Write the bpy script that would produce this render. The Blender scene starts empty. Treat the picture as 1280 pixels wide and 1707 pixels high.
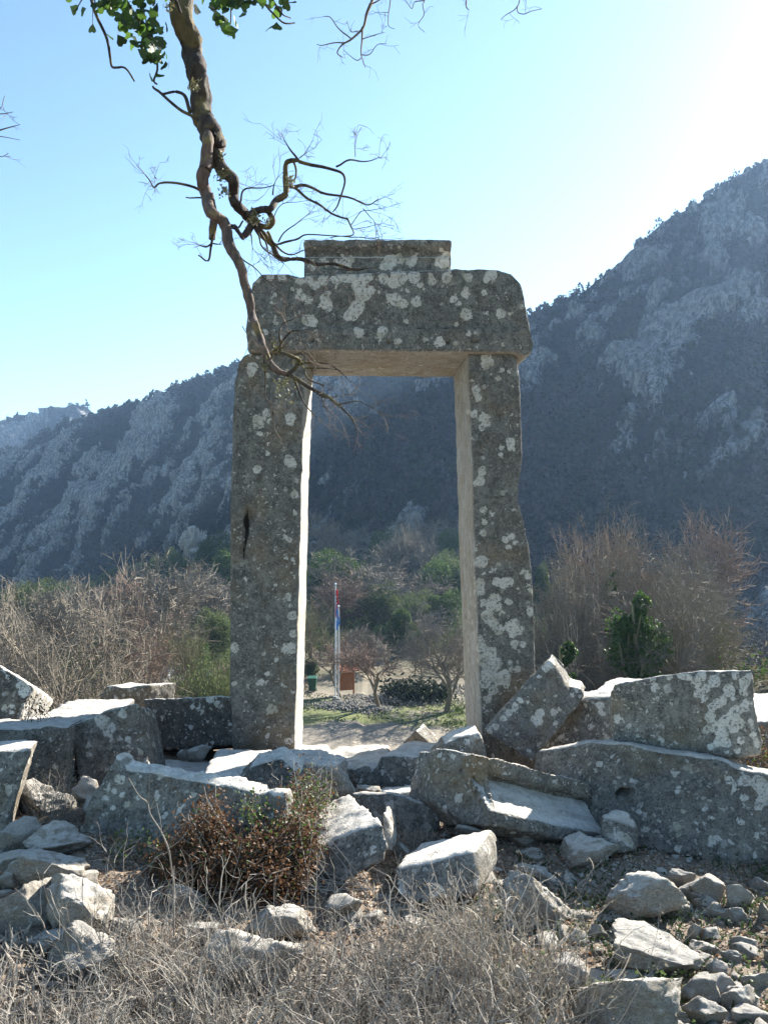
import bpy, bmesh, math, random
import numpy as np
from mathutils import Vector, Matrix, Euler
R = math.radians
random.seed(7); RNG = np.random.default_rng(11)
scene = bpy.context.scene
COL = scene.collection

# ------------------------------------------------------------------ camera
EYE = 1.9
PITCH = R(1.27)
FPX = 1328.0
cam_d = bpy.data.cameras.new('camera'); cam = bpy.data.objects.new('camera', cam_d); COL.objects.link(cam)
cam_d.sensor_fit = 'VERTICAL'; cam_d.sensor_height = 36.0; cam_d.sensor_width = 27.0
cam_d.lens = FPX / 1707.0 * 36.0
cam_d.clip_start = 0.05; cam_d.clip_end = 6000
cam.location = (0, 0, EYE); cam.rotation_euler = (R(90) + PITCH, 0, 0)
scene.camera = cam

# ------------------------------------------------------------------ light
SUN_AZ, SUN_EL = R(43), R(29)          # azimuth clockwise from +Y, elevation
w = bpy.data.worlds.new('World'); scene.world = w; w.use_nodes = True
wn = w.node_tree.nodes; wl = w.node_tree.links
sky = wn.new('ShaderNodeTexSky'); sky.sky_type = 'NISHITA'; sky.sun_disc = False
sky.sun_elevation = SUN_EL; sky.sun_rotation = SUN_AZ
sky.altitude = 900; sky.air_density = 1.0; sky.dust_density = 0.6; sky.ozone_density = 0.9
bg = wn['Background']; bg.inputs['Strength'].default_value = 0.064
tint = wn.new('ShaderNodeMix'); tint.data_type = 'RGBA'; tint.blend_type = 'MULTIPLY'; tint.inputs[0].default_value = 1
tint.inputs[7].default_value = (.90, 1.04, 1.02, 1); wl.new(sky.outputs[0], tint.inputs[6]); wl.new(tint.outputs[2], bg.inputs['Color'])
sun_d = bpy.data.lights.new('sun', 'SUN'); sun = bpy.data.objects.new('sun', sun_d); COL.objects.link(sun)
sun_d.energy = 5.0; sun_d.angle = R(0.5); sun_d.color = (1.0, 0.95, 0.86)
sv = Vector((math.sin(SUN_AZ) * math.cos(SUN_EL), math.cos(SUN_AZ) * math.cos(SUN_EL), math.sin(SUN_EL)))
sun.rotation_euler = sv.to_track_quat('Z', 'Y').to_euler()
scene.view_settings.view_transform = 'Standard'; scene.view_settings.look = 'None'
scene.view_settings.gamma = 1.0; scene.view_settings.use_curve_mapping = False
scene.view_settings.exposure = 2.05
scene.cycles.max_bounces = 6; scene.cycles.diffuse_bounces = 3
scene.cycles.volume_bounces = 1

# ------------------------------------------------------------------ helpers
def P(px, py, Y):
    xc = (px - 640) / FPX; zc = -(py - 853.5) / FPX
    yw = math.cos(PITCH) - math.sin(PITCH) * zc
    zw = math.sin(PITCH) + math.cos(PITCH) * zc
    k = Y / yw
    return Vector((xc * k, Y, EYE + zw * k))
def proj(V):
    V = np.asarray(V); d = V - np.array([0, 0, EYE])
    c, s = math.cos(PITCH), math.sin(PITCH)
    yc = d[:, 1] * c + d[:, 2] * s; zc = -d[:, 1] * s + d[:, 2] * c
    yc = np.maximum(yc, 0.01)
    return 640 + FPX * d[:, 0] / yc, 853.5 - FPX * zc / yc, yc

def _h(ix, iy, iz, s):
    n = (ix * 73856093) ^ (iy * 19349663) ^ (iz * 83492791) ^ (s * 2654435761 & 0x7fffffff)
    n = n & 0xffffffff
    n = ((n ^ (n >> 15)) * 2246822519) & 0xffffffff
    n = ((n ^ (n >> 13)) * 3266489917) & 0xffffffff
    return ((n ^ (n >> 16)) & 0xffffff) / float(0xffffff) * 2 - 1
def vnoise(V, scale, seed=0):
    q = np.asarray(V, dtype=np.float64) * scale + 1000.37
    i = np.floor(q).astype(np.int64); f = q - i
    u = f * f * f * (f * (f * 6 - 15) + 10)
    r = 0
    for dx in (0, 1):
        for dy in (0, 1):
            for dz in (0, 1):
                wgt = (u[:, 0] if dx else 1 - u[:, 0]) * (u[:, 1] if dy else 1 - u[:, 1]) * (u[:, 2] if dz else 1 - u[:, 2])
                r = r + wgt * _h(i[:, 0] + dx, i[:, 1] + dy, i[:, 2] + dz, seed)
    return r
def fbm(V, scale, oct=4, seed=0, gain=.5):
    a, r = 1.0, 0
    for k in range(oct):
        r = r + a * vnoise(V, scale * 2.03 ** k, seed + k * 17); a *= gain
    return r
def ridged(V, scale, oct=4, seed=0, gain=.5):
    a, r = 1.0, 0
    for k in range(oct):
        r = r + a * (1 - 2 * np.abs(vnoise(V, scale * 2.07 ** k, seed + k * 13))); a *= gain
    return r

def mesh_np(name, V, F, smooth=False):
    """F: (n,3) or (n,4) int array"""
    V = np.asarray(V, dtype=np.float32); F = np.asarray(F, dtype=np.int32)
    me = bpy.data.meshes.new(name)
    me.vertices.add(len(V)); me.vertices.foreach_set('co', V.ravel())
    k = F.shape[1]
    me.loops.add(F.size); me.loops.foreach_set('vertex_index', F.ravel())
    me.polygons.add(len(F)); me.polygons.foreach_set('loop_start', np.arange(0, F.size, k, dtype=np.int32))
    me.polygons.foreach_set('loop_total', np.full(len(F), k, dtype=np.int32))
    me.polygons.foreach_set('use_smooth', np.full(len(F), smooth, dtype=bool))
    me.update(calc_edges=True); me.validate()
    return me
def link(name, me, mat=None, parent=None, loc=None, rot=None, scale=None):
    o = bpy.data.objects.new(name, me); COL.objects.link(o)
    if mat is not None and me is not None and len(me.materials) == 0: me.materials.append(mat)
    if parent is not None: o.parent = parent
    if loc is not None: o.location = loc
    if rot is not None: o.rotation_euler = rot
    if scale is not None: o.scale = scale if hasattr(scale, '__len__') else (scale,) * 3
    return o
def tag(o, label=None, cat=None, group=None, kind=None):
    if label: o['label'] = label
    if cat: o['category'] = cat
    if group: o['group'] = group
    if kind: o['kind'] = kind
    return o
def empty(name, loc, label, cat, group=None):
    o = bpy.data.objects.new(name, None); COL.objects.link(o); o.location = loc
    o.empty_display_size = .1
    return tag(o, label, cat, group)
def attr(me, name, arr):
    a = me.attributes.new(name, 'FLOAT', 'POINT'); a.data.foreach_set('value', np.asarray(arr, dtype=np.float32))
def copy_thing(root, loc, rotz, scale, label=None, group=None):
    r = root.copy(); COL.objects.link(r); r.location = loc; r.rotation_euler = (0, 0, rotz)
    r.scale = scale if hasattr(scale, '__len__') else (scale,) * 3
    if label: r['label'] = label
    if group: r['group'] = group
    for ch in list(root.children):
        c = ch.copy(); COL.objects.link(c); c.parent = r
    return r

# ---- tubes
def tubes(paths, sides=5, cap=True):
    """paths: list of (pts Nx3, radii N). one joined tube mesh"""
    Vs, Fs = [], []; off = 0
    ang = np.arange(sides) / sides * 2 * math.pi
    ca, sa = np.cos(ang), np.sin(ang)
    for pts, rad in paths:
        pts = np.asarray(pts, dtype=float); n = len(pts); rad = np.asarray(rad, dtype=float)
        t = np.gradient(pts, axis=0); t /= (np.linalg.norm(t, axis=1, keepdims=True) + 1e-9)
        ref = np.array([0.31, 0.17, 0.93]) if abs(t[0, 2]) < .8 else np.array([0.93, .3, .1])
        a = np.cross(t, ref); a /= (np.linalg.norm(a, axis=1, keepdims=True) + 1e-9)
        b = np.cross(t, a)
        ring = pts[:, None, :] + rad[:, None, None] * (ca[None, :, None] * a[:, None, :] + sa[None, :, None] * b[:, None, :])
        Vs.append(ring.reshape(-1, 3))
        i = np.arange(n - 1)[:, None] * sides; j = np.arange(sides)[None, :]; j2 = (j + 1) % sides
        Fs.append((np.stack([i + j, i + j2, i + sides + j2, i + sides + j], -1) + off).reshape(-1, 4))
        off += n * sides
    return np.concatenate(Vs), np.concatenate(Fs)
def join_np(parts):
    Vs, Fs, off = [], [], 0
    for V, F in parts:
        Vs.append(V); Fs.append(np.asarray(F) + off); off += len(V)
    return np.concatenate(Vs), np.concatenate(Fs)
def spline(pts, rad, per=5, jit=0.0, seed=0):
    """catmull-rom through points"""
    pts = np.asarray(pts, float); rad = np.asarray(rad, float)
    p = np.vstack([2 * pts[0] - pts[1], pts, 2 * pts[-1] - pts[-2]])
    out, ro = [], []
    for i in range(len(pts) - 1):
        p0, p1, p2, p3 = p[i], p[i + 1], p[i + 2], p[i + 3]
        for k in range(per):
            t = k / per
            out.append(.5 * (2 * p1 + (p2 - p0) * t + (2 * p0 - 5 * p1 + 4 * p2 - p3) * t * t + (3 * p1 - p0 - 3 * p2 + p3) * t ** 3))
            ro.append(rad[i] * (1 - t) + rad[i + 1] * t)
    out.append(pts[-1]); ro.append(rad[-1])
    out = np.array(out); ro = np.array(ro)
    if jit:
        nz = np.stack([vnoise(out, 9, seed + q) for q in range(3)], 1)
        out = out + nz * jit * np.minimum(1, ro[:, None] / ro.max() + .3)
    return out, ro
def leaf_cloud(C, size, seed=0, flat=0.0, aspect=1.5, up=None, droop=0.0):
    """one folded quad (2 quads) leaf per centre: 4-sided diamond made of two triangles folded along the midrib"""
    rg = np.random.default_rng(seed); n = len(C)
    s = size * rg.uniform(.6, 1.3, n) if np.isscalar(size) else size
    d = rg.normal(size=(n, 3)); d[:, 2] = d[:, 2] * (1 - flat) + droop
    d /= np.linalg.norm(d, axis=1, keepdims=True)
    a = rg.normal(size=(n, 3)); a -= (a * d).sum(1, keepdims=True) * d; a /= np.linalg.norm(a, axis=1, keepdims=True)
    nrm = np.cross(d, a)
    L = d * (s * aspect * .5)[:, None]; W = a * (s * .5)[:, None]; Nn = nrm * (s * .15)[:, None]
    V = np.stack([C - L, C + W + Nn, C + L, C - W + Nn], 1).reshape(-1, 3)
    i = np.arange(n) * 4
    F = np.concatenate([np.stack([i, i + 1, i + 2], 1), np.stack([i, i + 2, i + 3], 1)])
    return V, F

# ---- materials
def newmat(name):
    m = bpy.data.materials.new(name); m.use_nodes = True
    nt = m.node_tree; b = nt.nodes['Principled BSDF']
    b.inputs['Roughness'].default_value = .85
    b.inputs['Specular IOR Level'].default_value = .25
    return m, nt, b
class NB:
    def __init__(s, nt): s.nt = nt; s.n = nt.nodes; s.l = nt.links
    def new(s, t, **k):
        o = s.n.new(t)
        for a, v in k.items(): setattr(o, a, v)
        return o
    def ln(s, a, b): s.l.new(a, b)
    def val(s, sock, v):
        if hasattr(v, 'is_linked') or hasattr(v, 'links'): s.l.new(v, sock)
        else: sock.default_value = v
    def coords(s, kind='Object'): return s.new('ShaderNodeTexCoord').outputs[kind]
    def mapping(s, vec, scale=(1, 1, 1), rot=(0, 0, 0), loc=(0, 0, 0)):
        m = s.new('ShaderNodeMapping'); s.ln(vec, m.inputs[0]); m.inputs['Scale'].default_value = scale
        m.inputs['Rotation'].default_value = rot; m.inputs['Location'].default_value = loc; return m.outputs[0]
    def noise(s, vec, scale, detail=4, rough=.6, dist=0):
        t = s.new('ShaderNodeTexNoise'); s.ln(vec, t.inputs['Vector']); t.inputs['Scale'].default_value = scale
        t.inputs['Detail'].default_value = detail; t.inputs['Roughness'].default_value = rough
        t.inputs['Distortion'].default_value = dist; return t.outputs['Fac']
    def vor(s, vec, scale, out='Distance', feature='F1', rand=1):
        t = s.new('ShaderNodeTexVoronoi', feature=feature); s.ln(vec, t.inputs['Vector']); t.inputs['Scale'].default_value = scale
        t.inputs['Randomness'].default_value = rand; return t.outputs[out]
    def math(s, op, a, b=0.0, clamp=False):
        m = s.new('ShaderNodeMath', operation=op); m.use_clamp = clamp; s.val(m.inputs[0], a); s.val(m.inputs[1], b); return m.outputs[0]
    def ramp(s, f, lo, hi, a=0.0, b=1.0):
        m = s.new('ShaderNodeMapRange'); s.val(m.inputs[0], f); m.inputs[1].default_value = lo; m.inputs[2].default_value = hi
        m.inputs[3].default_value = a; m.inputs[4].default_value = b; return m.outputs[0]
    def mix(s, f, a, b):
        m = s.new('ShaderNodeMix', data_type='RGBA'); s.val(m.inputs[0], f)
        for sock, v in ((m.inputs[6], a), (m.inputs[7], b)):
            if isinstance(v, tuple): sock.default_value = (*v, 1) if len(v) == 3 else v
            else: s.ln(v, sock)
        return m.outputs[2]
    def attr(s, name):
        a = s.new('ShaderNodeAttribute'); a.attribute_name = name; return a.outputs['Fac']
    def objrand(s): return s.new('ShaderNodeObjectInfo').outputs['Random']
    def islrand(s): return s.new('ShaderNodeNewGeometry').outputs['Random Per Island']
    def bump(s, h, dist=.01, strength=1.0, normal=None):
        b = s.new('ShaderNodeBump'); s.ln(h, b.inputs['Height']); b.inputs['Distance'].default_value = dist
        b.inputs['Strength'].default_value = strength
        if normal is not None: s.ln(normal, b.inputs['Normal'])
        return b.outputs[0]
    def vadd(s, a, b):
        m = s.new('ShaderNodeVectorMath', operation='ADD'); s.ln(a, m.inputs[0])
        if isinstance(b, tuple): m.inputs[1].default_value = b
        else: s.ln(b, m.inputs[1])
        return m.outputs[0]

def rgb(r, g, b): return (r, g, b)

def stone_mat(name, base=(.155, .145, .125), base2=(.21, .19, .15), lich=(.60, .56, .50), speck=.5, ochre=.3, crust=.35, top=(.66, .61, .54), pit=.5):
    m, nt, bs = newmat(name); n = NB(nt)
    co = n.coords('Object'); rnd = n.objrand()
    cmb = n.new('ShaderNodeCombineXYZ'); k = n.math('MULTIPLY', rnd, 37.0); n.ln(k, cmb.inputs[0]); n.ln(k, cmb.inputs[1]); n.ln(k, cmb.inputs[2])
    v = n.vadd(co, cmb.outputs[0])
    big = n.noise(v, 2.2, 5, .6); mid = n.noise(v, 11, 5, .7); fine = n.noise(v, 75, 4, .75)
    c = n.mix(n.ramp(big, .35, .68), base, base2)
    c = n.mix(n.ramp(mid, .42, .60, 0, .85), c, tuple(x * .45 for x in base))
    c = n.mix(n.ramp(fine, .42, .66, 0, .42), c, tuple(min(1, x * 1.9) for x in base2))
    f3 = n.noise(v, 34, 3, .6); c = n.mix(n.ramp(f3, .50, .64, 0, .6), c, tuple(x * .4 for x in base))
    obr = n.ramp(n.objrand(), 0, 1, .78, 1.12)
    # black rock lichen specks and pits
    pv = n.vor(v, 38); pm = n.math('MULTIPLY', n.ramp(pv, .22, .13), n.ramp(n.noise(v, 5, 2), .43, .55))
    c = n.mix(n.math('MULTIPLY', pm, pit), c, (.02, .018, .016))
    # rusty / ochre staining
    oc = n.math('MULTIPLY', n.ramp(n.noise(v, 1.7, 4, .65, .4), .52, .7), ochre)
    c = n.mix(oc, c, (.22, .14, .055))
    # pale scoured / cut faces; also one block end painted as sunlit
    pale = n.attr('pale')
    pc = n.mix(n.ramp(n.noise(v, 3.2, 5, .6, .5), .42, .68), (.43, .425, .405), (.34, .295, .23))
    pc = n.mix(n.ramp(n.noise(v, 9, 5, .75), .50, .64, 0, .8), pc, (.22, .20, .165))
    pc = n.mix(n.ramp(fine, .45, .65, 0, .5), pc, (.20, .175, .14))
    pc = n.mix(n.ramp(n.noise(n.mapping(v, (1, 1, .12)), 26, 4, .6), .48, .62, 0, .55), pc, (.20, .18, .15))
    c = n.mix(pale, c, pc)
    # weathered upper surfaces
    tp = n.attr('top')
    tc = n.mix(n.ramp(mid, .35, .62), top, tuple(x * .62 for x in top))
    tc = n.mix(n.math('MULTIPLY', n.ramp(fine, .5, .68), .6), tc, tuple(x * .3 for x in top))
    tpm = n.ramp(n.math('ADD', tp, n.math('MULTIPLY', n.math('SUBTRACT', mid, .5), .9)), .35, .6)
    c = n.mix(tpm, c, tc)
    # small random crust lichens
    wob = n.noise(v, 38, 3, .6)
    wv = n.new('ShaderNodeVectorMath', operation='SCALE'); n.ln(n.new('ShaderNodeTexNoise').outputs['Color'], wv.inputs[0])
    for nd in nt.nodes:
        if nd.type == 'TEX_NOISE' and not nd.inputs['Vector'].is_linked: n.ln(v, nd.inputs['Vector']); nd.inputs['Scale'].default_value = 30
    wv.inputs['Scale'].default_value = .07
    v2 = n.vadd(v, wv.outputs[0])
    d1 = n.vor(v2, 13); cell = n.vor(v2, 13, 'Color')
    sep = n.new('ShaderNodeSeparateColor'); n.ln(cell, sep.inputs[0])
    r1 = n.math('MULTIPLY', n.math('SUBTRACT', sep.outputs[0], 1 - speck), .75)
    m1 = n.ramp(n.math('SUBTRACT', r1, d1), -.01, .035)
    d2 = n.vor(v2, 34); cell2 = n.vor(v2, 34, 'Color'); sep2 = n.new('ShaderNodeSeparateColor'); n.ln(cell2, sep2.inputs[0])
    m2 = n.ramp(n.math('SUBTRACT', n.math('MULTIPLY', n.math('SUBTRACT', sep2.outputs[1], 1 - speck), .85), d2), -.01, .05)
    msm = n.math('MULTIPLY', n.math('MAXIMUM', m1, n.math('MULTIPLY', m2, .75)), n.math('MULTIPLY', n.ramp(n.noise(v, 3.3, 3), .36, .54), crust))
    # big lichens from the signed distance stored on the stone
    t = n.math('ADD', n.attr('lich'), n.math('MULTIPLY', n.math('SUBTRACT', n.noise(v, 17, 5, .72), .5), .10))
    t = n.math('ADD', t, n.math('MULTIPLY', n.math('SUBTRACT', n.noise(v, 95, 2, .6), .5), .012))
    mb = n.math('MULTIPLY', n.ramp(t, -.001, .004), n.ramp(n.noise(v, 48, 3, .7), .34, .44))
    lc = n.mix(n.ramp(n.noise(v, 60, 4, .7), .45, .7), lich, tuple(x * .62 for x in lich))
    lc = n.mix(n.ramp(n.noise(v, 6, 3, .6), .50, .66, 0, .8), lc, (.36, .33, .24))
    lc = n.mix(n.math('MULTIPLY', n.ramp(n.noise(v, 26, 3, .7), .56, .64), n.ramp(t, .008, .02)), lc, tuple(x * .35 for x in lich))
    allm = n.math('MAXIMUM', mb, msm)
    allm = n.math('MULTIPLY', allm, n.ramp(fine, .22, .36))
    c = n.mix(allm, c, lc)
    ck = n.ramp(n.math('ADD', n.attr('crack'), n.math('MULTIPLY', n.math('SUBTRACT', n.noise(v, 18, 3, .6), .5), .03)), .0, .006)
    c = n.mix(ck, c, (.018, .015, .012))
    vm = n.new('ShaderNodeVectorMath', operation='SCALE'); n.ln(c, vm.inputs[0]); n.ln(obr, vm.inputs['Scale']); c = vm.outputs[0]
    n.ln(c, bs.inputs['Base Color'])
    h = n.math('ADD', n.math('MULTIPLY', fine, .5), n.math('MULTIPLY', mid, 1.2))
    h = n.math('ADD', h, n.math('MULTIPLY', allm, .35)); h = n.math('SUBTRACT', h, n.math('MULTIPLY', pm, .6))
    hp = n.math('MULTIPLY', n.math('SUBTRACT', 1.0, n.math('MULTIPLY', pale, .6)), h)
    n.ln(n.bump(hp, .012, .9), bs.inputs['Normal'])
    bs.inputs['Roughness'].default_value = .92
    return m

def leaf_mat(name, c1, c2, trans=.25, rough=.6, spec=.3):
    m, nt, bs = newmat(name); n = NB(nt)
    r = n.islrand(); c = n.mix(r, c1, c2)
    orr = n.math('MULTIPLY', n.objrand(), .5)
    c = n.mix(orr, c, tuple(x * .55 for x in c1))
    n.ln(c, bs.inputs['Base Color']); bs.inputs['Roughness'].default_value = rough; bs.inputs['Specular IOR Level'].default_value = spec
    if trans:
        tr = n.new('ShaderNodeBsdfTranslucent'); n.ln(c, tr.inputs[0])
        mx = n.new('ShaderNodeMixShader'); mx.inputs[0].default_value = trans
        n.ln(bs.outputs[0], mx.inputs[1]); n.ln(tr.outputs[0], mx.inputs[2])
        n.ln(mx.outputs[0], nt.nodes['Material Output'].inputs[0])
    return m
def bark_mat(name, c1, c2, scale=20, bump=.01, lich=0.0, stretch=.25):
    m, nt, bs = newmat(name); n = NB(nt)
    v = n.coords('Object'); vs = n.mapping(v, (1, 1, stretch))
    a = n.noise(vs, scale, 5, .7); c = n.mix(n.ramp(a, .35, .65), c1, c2)
    if lich: c = n.mix(n.math('MULTIPLY', n.ramp(n.noise(v, 7, 3), .52, .6), lich), c, (.30, .24, .07))
    n.ln(c, bs.inputs['Base Color'])
    if bump: n.ln(n.bump(a, bump, 1), bs.inputs['Normal'])
    return m
def plain_mat(name, c, rough=.6, metal=0, var=.25, scale=15):
    m, nt, bs = newmat(name); n = NB(nt)
    a = n.noise(n.coords('Object'), scale, 4, .6)
    n.ln(n.mix(a, c, tuple(x * (1 - var) for x in c)), bs.inputs['Base Color'])
    bs.inputs['Roughness'].default_value = rough; bs.inputs['Metallic'].default_value = metal
    return m

M_gate = stone_mat('gate_limestone', base=(.132, .125, .112), base2=(.20, .19, .168), speck=.5, ochre=.4, crust=.95, pit=.8)
M_block = stone_mat('block_limestone', base=(.135, .126, .111), base2=(.212, .197, .17), speck=.6, ochre=.45, crust=.95, pit=.9)
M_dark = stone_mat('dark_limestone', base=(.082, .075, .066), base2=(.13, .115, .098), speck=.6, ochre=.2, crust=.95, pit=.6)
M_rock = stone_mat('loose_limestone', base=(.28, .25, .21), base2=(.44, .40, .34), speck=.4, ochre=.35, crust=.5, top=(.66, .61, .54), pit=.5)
# ------------------------------------------------------------------ terrain
def sstep(x, a, b):
    t = np.clip((x - a) / (b - a), 0, 1); return t * t * (3 - 2 * t)
def H(x, y):
    """ground height; numpy arrays"""
    x = np.asarray(x, float); y = np.asarray(y, float)
    yd = 8.05 + 1.0 * sstep(-x, 1.1, 1.9) + .3 * sstep(x, 1.1, 1.9)
    z = -1.3 * sstep(y, yd, yd + 1.1) - 8.9 * np.clip((y - yd - .3) / (31.5 - yd), 0, 1) ** 1.0
    mid = sstep(x, -34, -12) * (1 - sstep(x, 16, 36))
    z = z + (np.clip(y - 63, 0, 30) * .03 + np.clip(y - 93, 0, 60) * .09) * mid - np.clip(y - 60, 0, 140) * .05 * (1 - mid)
    q = np.stack([x, y, np.zeros_like(x)], -1).reshape(-1, 3)
    nz = (fbm(q, .9, 3, 5) * .05 + fbm(q, 4.0, 3, 9) * .016).reshape(x.shape)
    nf = (fbm(q, .08, 3, 25) * .5).reshape(x.shape)
    z = z + nz + nf * sstep(y, 12, 30) * (1 - .8 * mid * sstep(y, 34, 42) * (1 - sstep(y, 56, 66)))
    z = z + 4.0 * sstep(x, 4, 9) * sstep(y, 12, 19) * (1 - sstep(y, 38, 50))
    z = z - .38 * sstep(y, 5.7, 7.2) * (1 - sstep(-x, 1.2, 1.8) * .5)
    # the front: a slight dip right of centre, rubble bank on the left
    z = z + .10 * np.exp(-((x + 1.9) ** 2) / .8 - ((y - 4.4) ** 2) / 1.5)
    return z
def Hs(x, y): return float(H(np.array([x]), np.array([y]))[0])

def warp(lo, hi, near_lo, near_hi, step, grow):
    a = list(np.arange(near_lo, near_hi, step)); s = step; v = near_hi
    while v < hi: a.append(v); s *= grow; v += s
    a.append(hi); s = step; v = near_lo - step; b = []
    while v > lo: b.append(v); s *= grow; v -= s
    b.append(lo); return np.array(b[::-1] + a)
xs = warp(-230, 260, -2.6, 2.9, .028, 1.06); ys = warp(-30, 230, 2.2, 5.6, .026, 1.045)
X, Y = np.meshgrid(xs, ys); Z = H(X, Y)
V = np.stack([X, Y, Z], -1).reshape(-1, 3)
near = (V[:, 1] < 8)
V[near, 2] += np.abs(fbm(V[near], 14, 3, 44)) * .022
nx, ny = len(xs), len(ys)
i = (np.arange(ny - 1)[:, None] * nx + np.arange(nx - 1)[None, :]).ravel()
F = np.stack([i, i + 1, i + 1 + nx, i + nx], 1)
me = mesh_np('ground', V, F, True)
m, nt, bs = newmat('soil_and_grass'); n = NB(nt)
v = n.coords('Object'); sp = n.new('ShaderNodeSeparateXYZ'); n.ln(v, sp.inputs[0])
a = n.noise(v, 6, 6, .7); b_ = n.noise(v, 45, 4, .7)
c = n.mix(n.ramp(a, .35, .65), (.10, .072, .05), (.20, .155, .115))
c = n.mix(n.ramp(b_, .45, .75, 0, .7), c, (.34, .29, .23))
c = n.mix(n.ramp(n.vor(v, 30), .16, .1, 0, .8), c, (.42, .40, .37))
# field below the ruins: gravel with grass patches
g1 = n.noise(v, .22, 4, .65, .6); g2 = n.noise(v, 1.6, 5, .7)
gravel = n.mix(n.ramp(g2, .35, .65), (.17, .145, .115), (.25, .215, .17))
grass = n.mix(n.ramp(g2, .3, .7), (.06, .085, .022), (.15, .155, .06))
wy = n.math('ADD', sp.outputs[1], n.math('MULTIPLY', n.math('SUBTRACT', g1, .5), 10))
band = n.math('MULTIPLY', n.math('MULTIPLY', n.ramp(wy, 50.5, 52), n.ramp(wy, 59, 57)), n.ramp(n.noise(v, .5, 3), .38, .5))
band = n.math('MAXIMUM', band, n.math('MULTIPLY', n.ramp(sp.outputs[0], 3.5, 5.5), n.ramp(wy, 42.5, 41, 0, .9)))
field = n.mix(band, gravel, grass)
wild = n.mix(n.ramp(g2, .35, .65), (.09, .075, .045), (.16, .13, .085))
wild = n.mix(n.ramp(g1, .45, .6), wild, (.06, .06, .03))
fy = n.ramp(n.math('ADD', sp.outputs[1], n.math('MULTIPLY', g1, 6)), 62, 70)
far = n.mix(fy, field, wild)
lf = n.ramp(n.math('ADD', sp.outputs[0], n.math('MULTIPLY', g1, 4)), -8.5, -10.5)
far = n.mix(lf, far, wild)
slope = n.ramp(sp.outputs[1], 33, 37); far = n.mix(slope, wild, far)
c = n.mix(n.ramp(sp.outputs[1], 9, 12), c, far)
n.ln(c, bs.inputs['Base Color']); bs.inputs['Roughness'].default_value = .95
n.ln(n.bump(n.math('ADD', a, n.math('MULTIPLY', b_, .5)), .02, .8), bs.inputs['Normal'])
tag(link('ground', me, m), kind='structure')

# ------------------------------------------------------------------ mountains
def interp(xs_, tab):
    a = np.array(tab, float); return np.interp(xs_, a[:, 0], a[:, 1])
def mountain(name, px0, px1, ncol, nrow, sky_tab, foot_tab, Yf_tab, Yr_tab, seed, amp, prof=1.0, back=120, bias=lambda t, v: 0.0):
    px = np.linspace(px0, px1, ncol); t = np.linspace(0, 1, nrow)
    sk, ft, Yf, Yr = (interp(px, q) for q in (sky_tab, foot_tab, Yf_tab, Yr_tab))
    T, A = np.meshgrid(t, (px - 640) / FPX, indexing='ij')
    zr = EYE + (883 - sk) / FPX * Yr; zf = EYE + (883 - ft) / FPX * Yf
    YY = Yf + (Yr - Yf) * T; ZZ = zf + (zr - zf) * T ** prof
    V = np.stack([A * YY, YY, ZZ], -1)
    # fall away behind the ridge
    nb = 10; tb = np.linspace(.1, 1, nb)
    VB = np.stack([np.tile(A[0], (nb, 1)) * (Yr + back * tb[:, None]), Yr + back * tb[:, None], zr - (zr + 30) * tb[:, None] ** 1.3], -1)
    V = np.concatenate([V, VB]); nr = nrow + nb
    flat = V.reshape(-1, 3)
    q = flat.copy(); q[:, 0] += q[:, 2] * .9; q = q * np.array([1.5, 1, .55])
    edge = np.ones(len(flat)); 
    rd = ridged(q, .028, 6, seed, .62)
    al = flat[:, 0] * .5 + flat[:, 2] * .87; ac = flat[:, 0] * .87 - flat[:, 2] * .5
    g_ = np.stack([ac / 15.0, al / 40.0, flat[:, 1] / 60.0], 1)
    mk = fbm(g_, 1.0, 5, seed + 50, .7) + bias(np.concatenate([T.ravel(), np.ones(10 * ncol)]), flat)
    d = amp * (.45 * (rd - .5) + .75 * np.clip(mk * 1.6, -1, 1))
    tt = np.concatenate([T.ravel(), np.ones(nb * ncol)])
    d = d * np.where(tt > .97, .22, 1) * np.clip(tt * 8, 0.1, 1)
    flat[:, 1] -= d * .75; flat[:, 0] -= d * .3; flat[:, 2] += d * .45
    i = (np.arange(nr - 1)[:, None] * ncol + np.arange(ncol - 1)[None, :]).ravel()
    F = np.stack([i, i + 1, i + 1 + ncol, i + ncol], 1)
    me = mesh_np(name, flat, F, True)
    attr(me, 'crag', mk)
    return me, V.reshape(-1, 3), nrow, ncol, mk
def mountain_mat(name, rock1, rock2, veg1, veg2, thr):
    m, nt, bs = newmat(name); n = NB(nt)
    v = n.coords('Object')
    vs = n.mapping(v, (1.3, .8, .42), (0, R(24), 0))
    k = n.math('ADD', n.math('MULTIPLY', n.attr('crag'), .75), n.math('MULTIPLY', n.math('SUBTRACT', n.noise(vs, .26, 6, .78), .5), 1.7))
    k = n.math('ADD', k, n.math('MULTIPLY', n.math('SUBTRACT', n.noise(v, .5, 4, .75), .5), .34))
    msk = n.ramp(k, thr, thr + .14)
    rk = n.mix(n.ramp(n.noise(vs, .5, 6, .8), .42, .58), rock1, rock2)
    rk = n.mix(n.ramp(n.noise(n.mapping(v, (1, 1, .5)), 1.1, 5, .75), .50, .60, 0, .85), rk, veg1)
    vg = n.mix(n.ramp(n.noise(v, .4, 4, .7), .35, .65), veg1, veg2)
    n.ln(n.mix(msk, vg, rk), bs.inputs['Base Color']); bs.inputs['Roughness'].default_value = 1; bs.inputs['Specular IOR Level'].default_value = 0
    n.ln(n.bump(n.math('ADD', n.noise(v, .25, 5, .75), n.math('MULTIPLY', n.noise(v, 1.3, 4, .75), .35)), 3.0, .9), bs.inputs['Normal'])
    return m
MM = mountain_mat('mountain_rock_and_scrub', (.40, .385, .36), (.10, .10, .09), (.016, .024, .014), (.036, .040, .025), .08)
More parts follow.
